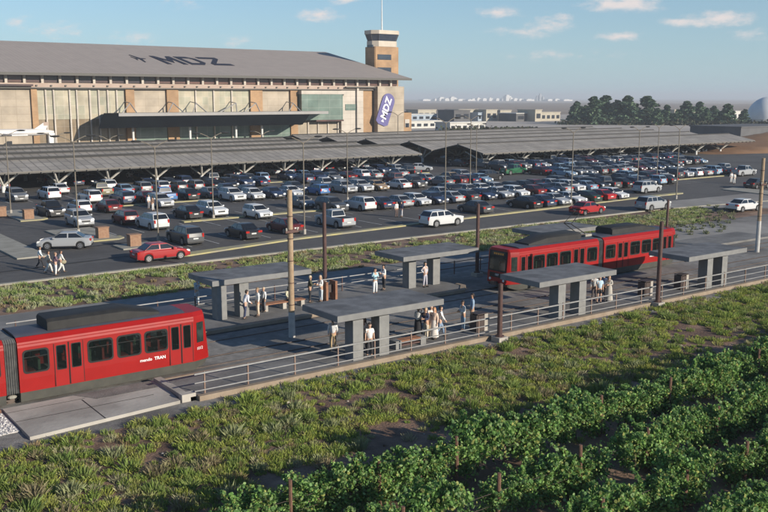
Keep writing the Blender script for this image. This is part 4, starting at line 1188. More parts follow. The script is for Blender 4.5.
r7=fill(r7,49,100,.8,rear=.6); r7=fill(r7,118,176,.88); row(r7,125.5,'seventh parking row',False)
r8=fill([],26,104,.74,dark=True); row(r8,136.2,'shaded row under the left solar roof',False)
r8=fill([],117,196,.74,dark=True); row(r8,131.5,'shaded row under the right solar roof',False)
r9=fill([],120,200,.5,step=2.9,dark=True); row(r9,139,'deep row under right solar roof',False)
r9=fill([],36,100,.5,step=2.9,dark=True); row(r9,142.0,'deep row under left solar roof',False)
random.seed(4)
MV='cars driving on the road and aisles'
def moving(u,v,kind,colr,rz,label,side=-1,z=.04,near=True):
    """u, v = middle of the near wheels on the ground"""
    p=G(u,v,z); hw=CT[kind]['W']/2-.05
    n=Vector((math.sin(rz),-math.cos(rz),0))
    if n.dot(Vector((p.x,p.y,0)))>0: n=-n
    c=p-n*hw; return car(kind,colr,c.x,c.y,rz,label,near,MV,z)
moving(165,261,'sedan','red',R(1),'red sedan driving along the road, just above the left far shelter')
moving(64,249.5,'sedan','silver',R(153),'silver sedan turning at the end of the left entry lane')
moving(447,226.5,'suv','white',R(0),'white suv driving right along the road beside the yellow island')
moving(593,214.5,'sedan','red',R(2),'red sedan on the road behind the pantograph of the right tram')
moving(659,210.5,'suv','silver',R(0),'silver suv on the road above the rear of the right tram')
moving(750,211.5,'sedan','white',R(-4),'white sedan leaving on the light pavement near the right edge')
moving(652,193,'suv','silver',R(2),'silver suv crossing the aisle behind the yellow kerb end')
moving(420,171.5,'sedan','silver',R(-40),'silver sedan driving alone in the aisle before the canopies')
moving(494,180.5,'suv','black',R(5),'black suv crossing the aisle in front of the green pickup')
moving(517,174.5,'pickup','green',R(3),'green pickup truck in the aisle beside the right solar canopies')
moving(762,188.5,'sedan','black',R(0),'black sedan at the right edge behind the wooden pole')
moving(748,176,'pickup','silver',R(0),'silver pickup truck at the right end of the parking lot')

# ------------------------------------------------------------------ solar canopies
def canopy(x0,x1,y0,pitch,zl,zh,label,group,cstep=11.5,cols=True,cap=.16):
    t=thing('solar_canopy',label,'canopy',(x0,y0,0),0,group); L=x1-x0; th=.13; h=pitch/2
    b=MB()
    for (a,za,c,zc) in ((0,zl,h,zh),(h,zh,pitch-.15,zl)):
        b.loft([[(0,a,za-th),(0,c,zc-th),(0,c,zc),(0,a,za)][::-1],[(L,a,za-th),(L,c,zc-th),(L,c,zc),(L,a,za)][::-1]],'pv_roof')
    b.build('roof_panel',t)
    b=MB(); b.box(0,L,h-.12,h+.12,zh-.04,zh+cap,'pv_dark'); b.build('ridge_strip',t)  # raised dark strip running along the ridge
    b=MB(); x=.2
    while x<L:
        b.box(x,x+.14,-.3,.6,zl-th-.2,zl-th-.02,'pv_edge'); x+=1.6
    b.box(0,L,-.03,.03,zl-th-.18,zl-th-.01,'pv_edge')
    for q in (.22,.5,.78):
        yy=pitch*q; zz=zl+(zh-zl)*(1-abs(2*q-1)); b.box(0,L,yy-.08,yy+.08,zz-th-.36,zz-th-.1,'pv_edge')
    b.build('rafters',t)
    if cols:
        x=3.0
        while x<L-1:
            b=MB(); yb=3.6 if (y0<132) else h
            b.tube((x,yb-.8,0),(x,yb-.8,1.0),.28,'white_paint',n=8)
            b.tube((x,yb-.8,.9),(x-1.2,yb-3.3,zl-.2),.16,'pv_steel',n=6); b.tube((x,yb-.8,.9),(x+1.9,yb-2.6,zl-.05),.16,'pv_steel',n=6)
            b.tube((x,yb-.8,.9),(x-1.0,yb+3.6,zl-.1),.13,'pv_steel',n=6); b.tube((x,yb-.8,.9),(x+1.4,yb+2.4,zl+.1),.13,'pv_steel',n=6)
            b.build('column',t); x+=cstep
    return t
names=['front','second','third','fourth','fifth']
for k in range(4):
    canopy(-30,105.5-k*.6,131.0+k*13.4,13.4,3.0,4.25,'long solar roof, %s strip of the left group before the terminal'%names[k],'solar canopies on the left',7.5,k<3,.34)
for k in range(5):
    canopy(116.0-.6*k,205+k*4,126.0+k*14.4,14.4,2.9,4.3,'solar roof with open gable end, %s strip of the right group'%names[k],'solar canopies on the right',9.5,k<3)

# ------------------------------------------------------------------ street lamps
def lamp(u,v,vt,label,arms=2,r=.075):
    p=G(u,v,.02); h=pole_h(p,u,vt)
    t=thing('street_lamp',label,'street lamp',(p.x,p.y,0),0,'street lamps around the parking lot')
    b=MB(); b.tube((0,0,0),(0,0,.5),.16,'concrete',n=8); b.tube((0,0,.5),(0,0,h-.5),r,'lamp_steel',r*.7,8); b.build('pole',t)
    for s in ((-1,1) if arms==2 else (1,)):
        b=MB(); b.path([(0,0,h-.6),(s*.5,0,h-.3),(s*1.1,0,h-.05),(s*1.3,0,h)],.04,'lamp_steel'); a=b.build('arm',t)
        b=MB(); b.smooth=True; b.ell((s*1.7,0,h+.02),.5,.17,.10,'lamp_head',10,6); b.build('lamp_head',a)
    return t
for (u,v,vt,lab,n) in ((11,214,131,'double-headed street lamp at the far left of the parking lot',2),
 (78.5,234,136,'double-headed street lamp beside the silver suv and the left brick box',2),
 (158.5,241,141,'double-headed street lamp left of the dark grey suv in the front row',2),
 (213.5,219,133,'double-headed street lamp rising in front of the dark entrance canopy middle',2),
 (304.5,234,137,'double-headed street lamp beside the maroon sedan in the front row',2),
 (347.5,201,129,'double-headed street lamp in front of the pale glass end of the terminal',2),
 (445,213,118,'tall street lamp behind the white suv on the road',2),
 (470,186,116,'slim street lamp, left one of a close pair in the middle aisle',2),
 (476,178,124,'slim street lamp, right one of a close pair in the middle aisle',2),
 (571,205,128,'double-headed street lamp behind the red sedan on the road',2),
 (637,192,127,'slim street lamp left of the silver suv crossing the aisle',2),
 (656.5,182,124,'slim street lamp in front of the gap between two tree groups',2),
 (676,199,125,'double-headed street lamp at the end of the yellow kerb island',2)): lamp(u,v,vt,lab,n)
def lampP(u,vt,y0,label):
    x,z=PY(u,vt,y0); t=thing('street_lamp',label,'street lamp',(x,y0,0),0,'street lamps in front of the terminal')
    b=MB(); b.tube((0,0,0),(0,0,z-.8),.13,'lamp_steel',.09,8); b.build('pole',t)
    for s in (-1,1):
        b=MB(); b.path([(0,0,z-.9),(s*1.0,0,z-.3),(s*2.0,0,z)],.08,'lamp_steel'); a=b.build('arm',t)
        b=MB(); b.smooth=True; b.ell((s*2.6,0,z),.8,.3,.15,'lamp_head',10,6); b.build('lamp_head',a)
lampP(54,133,186,'street lamp in front of the left glass wall of the terminal')
lampP(108,135.5,186,'street lamp before the left corner of the dark entrance canopy')
lampP(146,140.5,187,'street lamp below the left part of the entrance canopy')
lampP(262,131,187,'street lamp below the right part of the entrance canopy')
lampP(398,112,182,'street lamp in front of the purple sign')
# brick boxes on the island heads
for (u,v,lab) in ((2,216,'brick box on the island at the far left edge'),(29.5,219,'brick box on the second island head from the left'),(104,238,'brick box on the island head beside the silver suv'),(136,246,'brick box on the kerb behind the red sedan')):
    p=G(u,v,.14); t=thing('brick_box',lab,'planter',(p.x,p.y+.4,.1))
    b=MB(); b.box(-.5,.5,-.42,.42,0,1.0,'brick_box'); b.build('body',t)
    b=MB(); b.box(-.55,.55,-.47,.47,1.0,1.07,'brick_box'); b.build('cap',t)

# ------------------------------------------------------------------ terminal
YF=205.0
def X_(u,v=100,y=YF): return PY(u,v,y)[0]
T=thing('terminal_building','large airport terminal with grey metal roof, sandy facade and brick columns','building',(0,0,0))
def tb(name,x0,x1,y0,y1,z0,z1,m,par=None):
    b=MB(); b.box(x0,x1,y0,y1,z0,z1,m); return b.build(name,par or T)
XL=15.0; XR=156.8
tb('core_wall',XL,XR-.3,YF+.6,250,0,18.2,'panel_sand')
# roof: one great slope towards the car park, back slope behind
ye,yr=202.6,246.0; ze,zr_=18.35,27.2
b=MB(); prof=[(ye,ze),(yr,zr_),(290,ze),(290,ze-.5),(yr,zr_-.6),(ye,ze-.45)]
b.loft([[(XL,y,z) for y,z in prof],[(159.2,y,z) for y,z in prof]],'metal_roof'); roof=b.build('roof',T)
tb('roof_edge',XL,159.3,ye-.12,ye,ze-.55,ze+.03,'pv_edge',roof)
th=math.atan2(zr_-ze,yr-ye)
def roof_text(txt,u,v,size,bold):
    # find the roof point seen at u,v
    r=Vector((u-_cx,_cy-v,_f)); d=Vector((r.dot(_X),r.dot(_Y),r.dot(_Z)))
    n=Vector((0,-math.sin(th),math.cos(th))); p0=Vector((0,ye,ze)); o=Vector((0,0,CAM_H))
    q=o+d*((p0-o).dot(n)/d.dot(n))
    me=text_mesh(txt,size,.04,'roof_text','CENTER',1.04,0,bold)
    ob=link('roof_lettering',me,roof); ob.matrix_local=Matrix.Translation(q+n*.06)@Matrix.Rotation(th,4,'X')
    return q,n
def roof_pt(u,v):
    r=Vector((u-_cx,_cy-v,_f)); d=Vector((r.dot(_X),r.dot(_Y),r.dot(_Z)))
    n=Vector((0,-math.sin(th),math.cos(th))); o=Vector((0,0,CAM_H)); return o+d*((Vector((0,ye,ze))-o).dot(n)/d.dot(n))
pa=roof_pt(168,55.8); pb=roof_pt(233,65.5); pz0=roof_pt(220,65.3); pz1=roof_pt(205,57.5)
ht=abs(pz1.y-pz0.y)/math.cos(th)
# three block letters drawn as polygons: cap height ht, lying on the roof slope
lx0=roof_pt(172,66).x; lx1=roof_pt(234,65.5).x; ybase=roof_pt(215,65.3).y
def on_roof(x,s,up=.07):
    return Vector((x, ybase+s*math.cos(th)-up*math.sin(th), ze+(ybase-ye)*math.tan(th)+s*math.sin(th)+up*math.cos(th)))
def roof_poly(name,polys):
    b=MB()
    for p in polys:
        A=[on_roof(x,s,.02) for x,s in p]; B=[on_roof(x,s,.10) for x,s in p]; b.loft([A,B],'roof_text')
    return b.build(name,roof)
Wt=lx1-lx0; H=ht; w=Wt*.30; sw=w*.21; hs=H*.2
mx=lx0
roof_poly('roof_letter',[[(mx,0),(mx+sw,0),(mx+sw,H),(mx,H)],[(mx+w-sw,0),(mx+w,0),(mx+w,H),(mx+w-sw,H)],[(mx+sw,H),(mx+sw,H*.62),(mx+w/2,H*.18),(mx+w/2,H*.55)],[(mx+w-sw,H),(mx+w/2,H*.55),(mx+w/2,H*.18),(mx+w-sw,H*.62)]])
dx_=lx0+Wt*.355; wd=w*.93
roof_poly('roof_letter',[[(dx_,0),(dx_+sw,0),(dx_+sw,H),(dx_,H)],[(dx_+sw,0),(dx_+wd*.68,0),(dx_+wd*.68,hs),(dx_+sw,hs)],[(dx_+sw,H-hs),(dx_+wd*.68,H-hs),(dx_+wd*.68,H),(dx_+sw,H)],
  [(dx_+wd*.68,0),(dx_+wd,H*.25),(dx_+wd-sw,H*.32),(dx_+wd*.68,hs)],[(dx_+wd,H*.25),(dx_+wd,H*.75),(dx_+wd-sw,H*.68),(dx_+wd-sw,H*.32)],[(dx_+wd,H*.75),(dx_+wd*.68,H),(dx_+wd*.68,H-hs),(dx_+wd-sw,H*.68)]])
zx=lx0+Wt*.70; wz=w
roof_poly('roof_letter',[[(zx,0),(zx+wz,0),(zx+wz,hs),(zx,hs)],[(zx,H-hs),(zx+wz,H-hs),(zx+wz,H),(zx,H)],[(zx,hs),(zx+sw*1.3,hs),(zx+wz,H-hs),(zx+wz-sw*1.3,H-hs)]])
# plane mark
ix=roof_pt(139,58.3).x; s0=H*.62; q=H*.34; w_=Wt*.14
roof_poly('roof_plane_mark',[[(ix-w_*.5,s0-.4),(ix+w_*.5,s0-.5),(ix+w_*.62,s0),(ix+w_*.5,s0+.5),(ix-w_*.5,s0+.4)],[(ix-.1*w_,s0),(ix+.2*w_,s0),(ix-.2*w_,s0+q*1.3),(ix-.32*w_,s0+q*1.3)],[(ix-.32*w_,s0-q*1.3),(ix-.2*w_,s0-q*1.3),(ix+.2*w_,s0),(ix-.1*w_,s0)],[(ix-.5*w_,s0),(ix-.36*w_,s0),(ix-.52*w_,s0+q*.6),(ix-.6*w_,s0+q*.6)],[(ix-.6*w_,s0-q*.6),(ix-.52*w_,s0-q*.6),(ix-.36*w_,s0),(ix-.5*w_,s0)]])
# clerestory with posts
x=XL; k=0; step=3.75
while x<XR-2:
    tb('clerestory_window',x+.28,min(x+step-.28,XR-.5),YF+.3,YF+.59,16.35,17.95,'clere_glass'); 
    tb('clerestory_post',x-.27,x+.27,YF-.35,YF+.29,16.2,18.15,'panel_white'); x+=step
tb('parapet',XL,XR,YF-.6,YF+.58,15.25,16.2,'parapet')
tb('parapet_cap',XL,XR,YF-.9,YF-.61,15.05,15.3,'pv_edge')
b=MB(); x=XL
while x<XR: b.box(x,x+.35,YF-.9,YF-.6,15.5,15.8,'pv_edge'); x+=3.1
b.build('parapet_lamps',T)
tb('overhang_beam',XL,X_(32),YF-1.6,YF-.95,15.5,15.9,'clere_glass')
tb('overhang_beam',X_(343),XR,YF-1.6,YF-.95,15.7,16.0,'pv_edge')
def wallp(name,u0,u1,z0,z1,m,y0=.25):
    return tb(name,X_(u0)+.01,X_(u1)-.01,YF+y0,YF+.598,z0,z1,m)
tb('facade_panel',XL,X_(31),YF+.2,YF+.598,0,15.04,'panel_beige')
wallp('facade_panel',134,166.5,0,15.04,'panel_beige'); wallp('facade_panel',262,290,0,15.04,'panel_beige')
for (u0,u1) in ((31,37),(125.5,134),(166.5,178),(250,262),(290,297),(362,372)):
    tb('brick_column',X_(u0),X_(u1),YF-.35,YF+.597,0,15.04,'brick')
wallp('glass_wall',37,125.5,8.4,15.04,'curtain_glass',.3); wallp('lower_glass',37,125.5,0,8.39,'low_glass',.42)
wallp('glass_wall',178,250,9.5,15.04,'curtain_glass',.3); wallp('lower_glass',178,250,0,9.49,'green_glass',.42)
tb('lower_glass',X_(134.2),X_(166.3),YF+.05,YF+.249,0,6.6,'green_glass'); tb('lower_glass',X_(262.2),X_(289.8),YF+.05,YF+.249,0,6.6,'green_glass')
tb('glass_bay',X_(298),X_(339),YF-1.8,YF+.595,7.4,14.0,'green_glass'); tb('glass_bay_top',X_(297.5),X_(343),YF-2.0,YF+.59,14.0,14.9,'panel_white'); tb('glass_bay_base',X_(312),X_(339.5),YF-2.0,YF+.59,7.0,7.39,'clere_glass')
wallp('facade_panel',297,340,0,6.95,'panel_sand',.3)
wallp('facade_panel',340,362,0,15.04,'panel_white',-.6)
tb('green_window',X_(344),X_(356),YF-.75,YF-.61,9.8,11.4,'green_glass')
for u in (46,54,70,77,90,99,108,117,196,214,232): xx=X_(u); tb('mullion',xx-.16,xx+.16,YF-.05,YF+.29,0,15.03,'panel_white')
for u in (308,318,328,338): xx=X_(u); tb('mullion',xx-.16,xx+.16,YF-.02,YF+.28,0,6.9,'panel_white')
b=MB(); xx=X_(355.5); b.box(xx-.3,xx+.3,YF-1.2,YF-.61,0,15.6,'panel_white'); b.build('white_mast',T)
# pylon wall with the sign
py=tb('pylon_wall',X_(373),XR,YF-2.2,YF+.55,0,16.1,'panel_beige')
tb('side_annex',XR+.02,XR+3.2,YF-1.5,YF+3,0,9.0,'brick'); tb('annex_window',XR+.8,XR+2.4,YF-1.62,YF-1.51,5.0,7.2,'panel_white'); tb('annex_window_dark',XR+1.0,XR+2.2,YF-1.7,YF-1.63,5.0,6.1,'window_dark')
# sign
sx0,sz0=PY(382,122,YF-2.4); sx1,sz1=PY(389.5,97,YF-2.4)
ang=math.atan2(sz1-sz0,sx1-sx0); c=Vector(((sx0+sx1)/2,YF-2.35,(sz0+sz1)/2)); Ls=math.hypot(sx1-sx0,sz1-sz0)*1.14; hs_=2.1
b=MB(); pts=[(-Ls/2-.3,-hs_*.55),(-Ls/2+.3,-hs_)]+[(Ls/2-1.6+2.0*math.cos(R(a)),hs_*math.sin(R(a))) for a in range(-90,91,18)]+[(-Ls/2+.3,hs_),(-Ls/2-.3,hs_*.55)]
def sp(x,z,y): return (c.x+x*math.cos(ang)-z*math.sin(ang), y, c.z+x*math.sin(ang)+z*math.cos(ang))
b.loft([[sp(x,z,c.y) for x,z in pts],[sp(x,z,c.y-.12) for x,z in pts]][::-1],'sign_purple'); sg=b.build('sign',py)
me=text_mesh('MDZ',2.75,.03,'sign_white','CENTER',1.0,.1,.08); ob=link('sign_lettering',me,sg)
ob.matrix_local=Matrix.Translation((c.x+.25*math.cos(ang),c.y-.16,c.z+.25*math.sin(ang)))@Matrix.Rotation(-ang,4,'Y')@Matrix.Rotation(R(90),4,'X')
b=MB(); q=-Ls/2+.75
b.loft([[sp(x,z,c.y-.125) for x,z in ((q-.15,-.5),(q+.6,0),(q-.15,.5))],[sp(x,z,c.y-.17) for x,z in ((q-.15,-.5),(q+.6,0),(q-.15,.5))]][::-1],'sign_white'); b.build('sign_arrow',sg)
# entrance canopy
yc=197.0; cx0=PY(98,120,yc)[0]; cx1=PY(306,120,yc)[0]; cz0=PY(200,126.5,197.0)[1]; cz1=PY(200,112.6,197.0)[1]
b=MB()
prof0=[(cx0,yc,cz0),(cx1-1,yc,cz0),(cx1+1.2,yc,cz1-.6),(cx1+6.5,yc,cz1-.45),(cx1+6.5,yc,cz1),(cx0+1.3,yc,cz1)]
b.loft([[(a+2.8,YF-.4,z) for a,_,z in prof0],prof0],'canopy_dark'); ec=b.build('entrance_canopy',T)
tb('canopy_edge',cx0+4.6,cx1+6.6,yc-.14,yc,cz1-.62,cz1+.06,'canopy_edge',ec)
tb('canopy_top',cx0+6.4,cx1+6.4,yc+.1,YF-.5,cz1,cz1+.05,'canopy_edge',ec)
for (u0,um,u1) in ((122,130,137),(168,173,184),(193,196,207),(220,236,237),(245,256,260),(289,293,301)):
    b=MB(); xa,_z=PY(u0,112,yc+2); xm,zm=PY(um,103,yc+5); xb,_z=PY(u1,112,yc+2)
    b.tube((xa,yc+2,cz1),(xm,yc+5,zm),.13,'canopy_edge'); b.tube((xb,yc+2,cz1),(xm,yc+5,zm),.13,'canopy_edge'); b.tube((xm,yc+5,zm),(xm,YF+.2,zm+.3),.1,'canopy_edge')
    b.build('canopy_strut',ec)
for u in (133,190,262,236):
    xx=PY(u,130,yc+3)[0]; b=MB(); b.tube((xx,yc+3,0),(xx,yc+3,cz0),.28,'white_paint'); b.build('canopy_column',ec)
# display aircraft in front of the terminal
t=thing('aircraft_monument','white aircraft shape with pink tail tip on a white post before the terminal','monument',(0,0,0))
yp=193.0; x0,z0=PY(-30,133.5,yp); x1,z1=PY(54,134,yp)
b=MB(); b.smooth=True; rings=[]
for f,r in ((0,.2),(.05,.5),(.15,.75),(.8,.7),(.93,.45),(1,.2)):
    xx=x0+(x1-x0)*f; rings.append([(xx,yp+math.cos(a*math.pi/6)*r,z0+math.sin(a*math.pi/6)*r) for a in range(12)])
b.loft(rings,'plane_white'); b.build('fuselage',t)
b=MB(); fx0=x1-3.0; b.loft([[(fx0-1,yp-.1,z0+.6),(fx0+1.4,yp-.1,z0+.4),(fx0+2.0,yp-.1,z0+1.9),(fx0+1.0,yp-.1,z0+1.9)],[(fx0-1,yp+.1,z0+.6),(fx0+1.4,yp+.1,z0+.4),(fx0+2.0,yp+.1,z0+1.9),(fx0+1.0,yp+.1,z0+1.9)]][::-1],'plane_white'); fin_=b.build('tail_fin',t)
b=MB(); b.box(fx0+1.0,fx0+2.0,yp-.13,yp+.13,z0+1.3,z0+2.0,'parapet'); b.build('fin_tip',fin_)
b=MB(); b.box(x0+6,x0+9,yp-7,yp+7,z0-.4,z0-.15,'plane_white'); b.build('wing',t)
b=MB(); xx=PY(51.5,140,yp)[0]; b.box(xx-.6,xx+.6,yp-.5,yp+.5,0,z0-.2,'white_paint'); b.build('post',t)
b=MB(); b.smooth=True; b.ell((xx-.5,yp-.6,1.2),3.0,1.4,1.5,'white_paint',14,8); b.build('plinth',t)

# ------------------------------------------------------------------ control tower
yt=222.0; tx0=PY(375,60,yt)[0]; tx1=PY(399,60,yt)[0]; w=tx1-tx0
TW=thing('control_tower','brick airport control tower with dark glass cab and white bands','tower',(0,0,0))
def zt_(v): return PY(388,v,yt)[1]
dpt=5.2
def tw(name,inset,z0,z1,m,ch=0.0):
    b=MB(); a=tx0+inset; c_=tx1-inset; y0=yt+inset; y1=yt+dpt-inset
    b.prism([(a+ch,y0),(c_-ch,y0),(c_,y0+ch),(c_,y1-ch),(c_-ch,y1),(a+ch,y1),(a,y1-ch),(a,y0+ch)],z0,z1,m); return b.build(name,TW)
tw('shaft',.0,0,zt_(46.8),'brick',.3)
tw('lower_band',-.12,zt_(46.7),zt_(41),'tower_cream',1.4)
b=MB(); 
def oc(ins,ch,z):
    a=tx0+ins; c_=tx1-ins; y0=yt+ins; y1=yt+dpt-ins
    return [(a+ch,y0,z),(c_-ch,y0,z),(c_,y0+ch,z),(c_,y1-ch,z),(c_-ch,y1,z),(a+ch,y1,z),(a,y1-ch,z),(a,y0+ch,z)]
b.loft([oc(.1,1.4,zt_(41)),oc(-.55,1.7,zt_(34.2))],'tower_glass'); cab=b.build('glass_cab',TW)
b=MB()
for i in range(8):
    p0=Vector(oc(.06,1.4,zt_(41))[i]); p1=Vector(oc(-.6,1.7,zt_(34.2))[i]); b.tube(p0,p1,.07,'wall_grey',n=6)
b.build('cab_frame',cab)
tw('roof_slab',-.75,zt_(34.2),zt_(30.4),'tower_cream',1.7)
b=MB(); b.tube(((tx0+tx1)/2,yt+2.6,zt_(30.4)),((tx0+tx1)/2,yt+2.6,zt_(-4)),.22,'white_paint',.1,8); b.build('antenna',TW)
for (v0,v1) in ((54.5,59.8),(67.5,72.5)):
    b=MB(); b.box(PY(377.5,60,yt)[0],PY(391,60,yt)[0],yt-.12,yt+.05,zt_(v1),zt_(v0),'tower_glass'); b.build('window',TW)
b=MB(); b.box(tx0-.25,tx0+.0,yt+.8,yt+3.6,zt_(47.5),zt_(45),'tower_glass'); b.build('side_opening',TW)

# ------------------------------------------------------------------ beyond the lot
def far_house(name,label,u0,u1,v0,v1,m,wins=0,dep=12,roofm=None,cat='building',rows=1):
    A=G(u0,v1); y0=A.y; x0=A.x
    B=PY(u1,v1,y0)[0]; dist=A.x*_X.z+A.y*_Y.z
    z=13-(v0-98)*(A.x*_X.z+A.y*_Y.z)/_f
    z=max(z,2.5)
    t=thing(name,label,cat,(x0,y0,0),0,'low buildings beyond the parking lot'); L=B-x0
    b=MB(); b.box(0,L,0,dep,0,z,m); b.build('wall',t)
    b=MB(); b.box(-.3,L+.3,-.3,dep+.3,z,z+.4,roofm or m); b.build('roof',t)
    for r_ in range(rows):
        for k in range(wins):
            w=L/wins; zz=z*(.28 if rows==1 else .18+.45*r_)
            b=MB(); b.box(w*k+w*.2,w*k+w*.8,-.12,.1,zz,zz+z*(.42 if rows==1 else .24),'window_dark'); b.build('window',t)
    return t
far_house('low_building','low bluish white building just right of the terminal',405,437,114.5,121,'wall_blue',5,10,'wall_white')
far_house('low_building','cream block rising behind the bluish white building',418,436,110,119.5,'wall_cream',3,12)
far_house('low_building','long white building with dark window bays near the terminal',409,442,121.5,128.5,'wall_white',5,10)
far_house('low_building','white two-part building with dark windows left of the dark hedge',450,485,123,132,'wall_white',6,9)
far_house('low_building','grey block with pale side, leftmost behind the white buildings',454,470,110.5,122,'wall_grey',2,14)
far_house('low_building','cream block beside the leftmost grey block',458.5,478,109.8,121,'wall_cream',3,12)
far_house('low_building','bluish low block between two cream blocks',478,489,113,121,'wall_blue',3,12)
far_house('low_building','cream cube in the middle of the distant blocks',486,497,110,121,'wall_cream',2,12)
far_house('low_building','cream cube right of the bluish low block',500,511,110.5,120.5,'wall_cream',2,12)
far_house('low_building','dark grey shed with pale roof in the distance',516,535,113.5,121.5,'wall_grey',2,14,'wall_white')
far_house('low_building','cream tower-like block at the left end of the long hall',535,541.5,110,121.5,'wall_cream',1,14)
far_house('low_building','long cream hall left of the trees',541,560,112.5,121,'wall_cream',4,12)
far_house('low_building','pale hall seen behind the gap in the trees',674,700,110,121,'wall_cream',4,12)
far_house('dark_warehouse','long dark grey windowless building above the brown earth bank',740.5,800,127.5,137,'wall_grey',0,20)
far_house('low_building','pale block seen through the left part of the tree row',584,604,111,120.5,'wall_cream',4,12)
far_house('low_building','low ochre hall behind the middle of the tree row',655,672,112,120.5,'wall_cream',3,12)
far_house('low_building','pale low block left of the dome behind the last trees',722,742,111.5,120.5,'wall_white',4,12)
p=G(768,123)
t=thing('dome_hangar','large white dome at the right edge behind the trees','dome',(p.x,p.y,0))
b=MB(); b.smooth=True; rr=21*(p.x*_X.z+p.y*_Y.z)/_f; b.ell((0,0,rr*.25),rr,rr,rr,'dome_white',28,12,-.1,.5); b.build('shell',t)
b=MB(); b.tube((0,0,0),(0,0,rr*.2),rr*1.01,'wall_white',n=28); b.build('base_ring',t)
# dark hedge line on the apron
random.seed(8); pal=[(.05,.06,.03),(.06,.05,.035),(.04,.05,.025)]
A=G(440,135); B=G(533,128.5)
def hfn(r):
    f=r.random(); p=A.lerp(B,f); return Vector((p.x+r.gauss(0,1.2),p.y+r.gauss(0,1.2),abs(r.gauss(0,.8))*(1.3-f)))
tag(link('shrubbery',leaf_cloud('shrubbery',3500,hfn,.4,pal,'needle',4,quad=True)),'dark low scrub line on the bare ground beyond the canopies','scrub',kind='stuff')
# brown earth bank on the right
b=MB(); b.smooth=True; b.ang=80; nx,ny=60,14; pts={}
c0=G(560,152); 
xa,xb=188.0,330.0; ya,yb=112.0,150.0
V=[]
for i in range(nx+1):
    for j in range(ny+1):
        x=xa+(xb-xa)*i/nx; f=j/ny; ramp=min(1,max(0,(x-xa)/45))
        y=ya+(yb-ya)*f + (1-ramp)*14*(1-f)
        h=4.6*ramp*math.sin(math.pi*min(1,f*1.0))**.7*(1+.25*nz(x,y,.08,4))+.25*nz(x,y,.3,7)
        V.append((x,y,max(h,-.3) if 0<j<ny and 0<i<nx else -.3))
b.v=V
for i in range(nx):
    for j in range(ny):
        a=i*(ny+1)+j; b.f.append((a,a+ny+1,a+ny+2,a+1)); b.m.append(b.mi('bank_brown'))
o=b.build('earth_bank'); o['kind']='structure'
# trees
def conifer(name,h,w,seed,n=4600):
    rnd=random.Random(seed)
    lumps=[]
    for k in range(80):
        f=rnd.uniform(.05,.99)**1.2; a=rnd.uniform(0,6.28); rad=w*(1-f)**.7*rnd.uniform(.2,.85)
        lumps.append((rad*math.cos(a),rad*math.sin(a),h*f,w*(.10+.17*(1-f))*rnd.uniform(.7,1.4)))
    def fn(r):
        x,y,z,q=r.choice(lumps); d=Vector((r.gauss(0,1),r.gauss(0,1),r.gauss(0,.8))).normalized()*q*(r.random()**.4)
        return Vector((x+d.x,y+d.y,max(.4,z+d.z)))
    return leaf_cloud('crown',n,fn,.46,[(.07,.12,.07),(.09,.145,.085),(.055,.10,.065),(.12,.175,.10)],'needle',seed,quad=True)
crowns=[conifer('crown',13.5,4.6,k) for k in range(4)]
mb=MB(); mb.tube((0,0,0),(0,0,9),.4,'trunk',.12,7); trunk_me=mb.mesh('trunk')
TL=[(576,101,124,.8),(593,97,124,1.0),(605,96,124,1.1),(616,100,124,.9),(627,95.5,124,1.0),(646,96.5,124,1.25),(666,105,124,.9),(686,101,124,1.0),(699,101.5,124,1.0),(713,106,124,.95),(727,104,124,1.0),(744,109,124,.9),(585,105,124,.8),(636,107,124,.9),(657,108,125,.8),(677,109,125,.8),(706,108,125,.8),(720,111,125,.8)]
desc=['slim dark pine at the left end of the tree row','dark pine behind the second street lamp head','broad dark pine with rounded top left of the middle','shorter dark pine between two taller ones','tall pointed dark pine in the left tree group','broadest tallest pine in the middle of the tree row',
 'short round pine alone right of the broadest pine','dark pine at the left of the right tree group','dark pine with flat top in the right tree group','low pine between two taller ones on the right','pine left of the white dome','low pine overlapping the white dome','small young pine at the left group','small young pine in front of the tallest pines','small young pine under the broadest pine','small young pine in the gap of the tree row','small young pine under the right group','smallest young pine left of the dome']
random.seed(2)
for i,(u,v0,v1,s) in enumerate(TL):
    p=G(u,v1); p=p+Vector((p.x,p.y,0))*random.uniform(-.02,.05); d=p.x*_X.z+p.y*_Y.z; h=13-(v0-98)*d/_f
    t=thing('pine_tree',desc[i],'tree',(p.x,p.y,0),random.uniform(0,6.28),'dark pines beyond the parking lot')
    k=h/13.5; t.scale=(k*s*2.0,k*s*2.0,k)
    link('trunk',trunk_me,t); link('crown',crowns[i%4],t)
# low scrub under the trees
A=G(565,124.5); B=G(768,125.5)
def hfn2(r):
    p=A.lerp(B,r.random()*1.1); return Vector((p.x+r.gauss(0,2.5),p.y+r.gauss(0,2.5),abs(r.gauss(0,.9))))
tag(link('undergrowth',leaf_cloud('undergrowth',4000,hfn2,.5,[(.035,.05,.03),(.06,.06,.04)],'needle',6,quad=True)),'dark undergrowth at the foot of the pine row','undergrowth',kind='stuff')
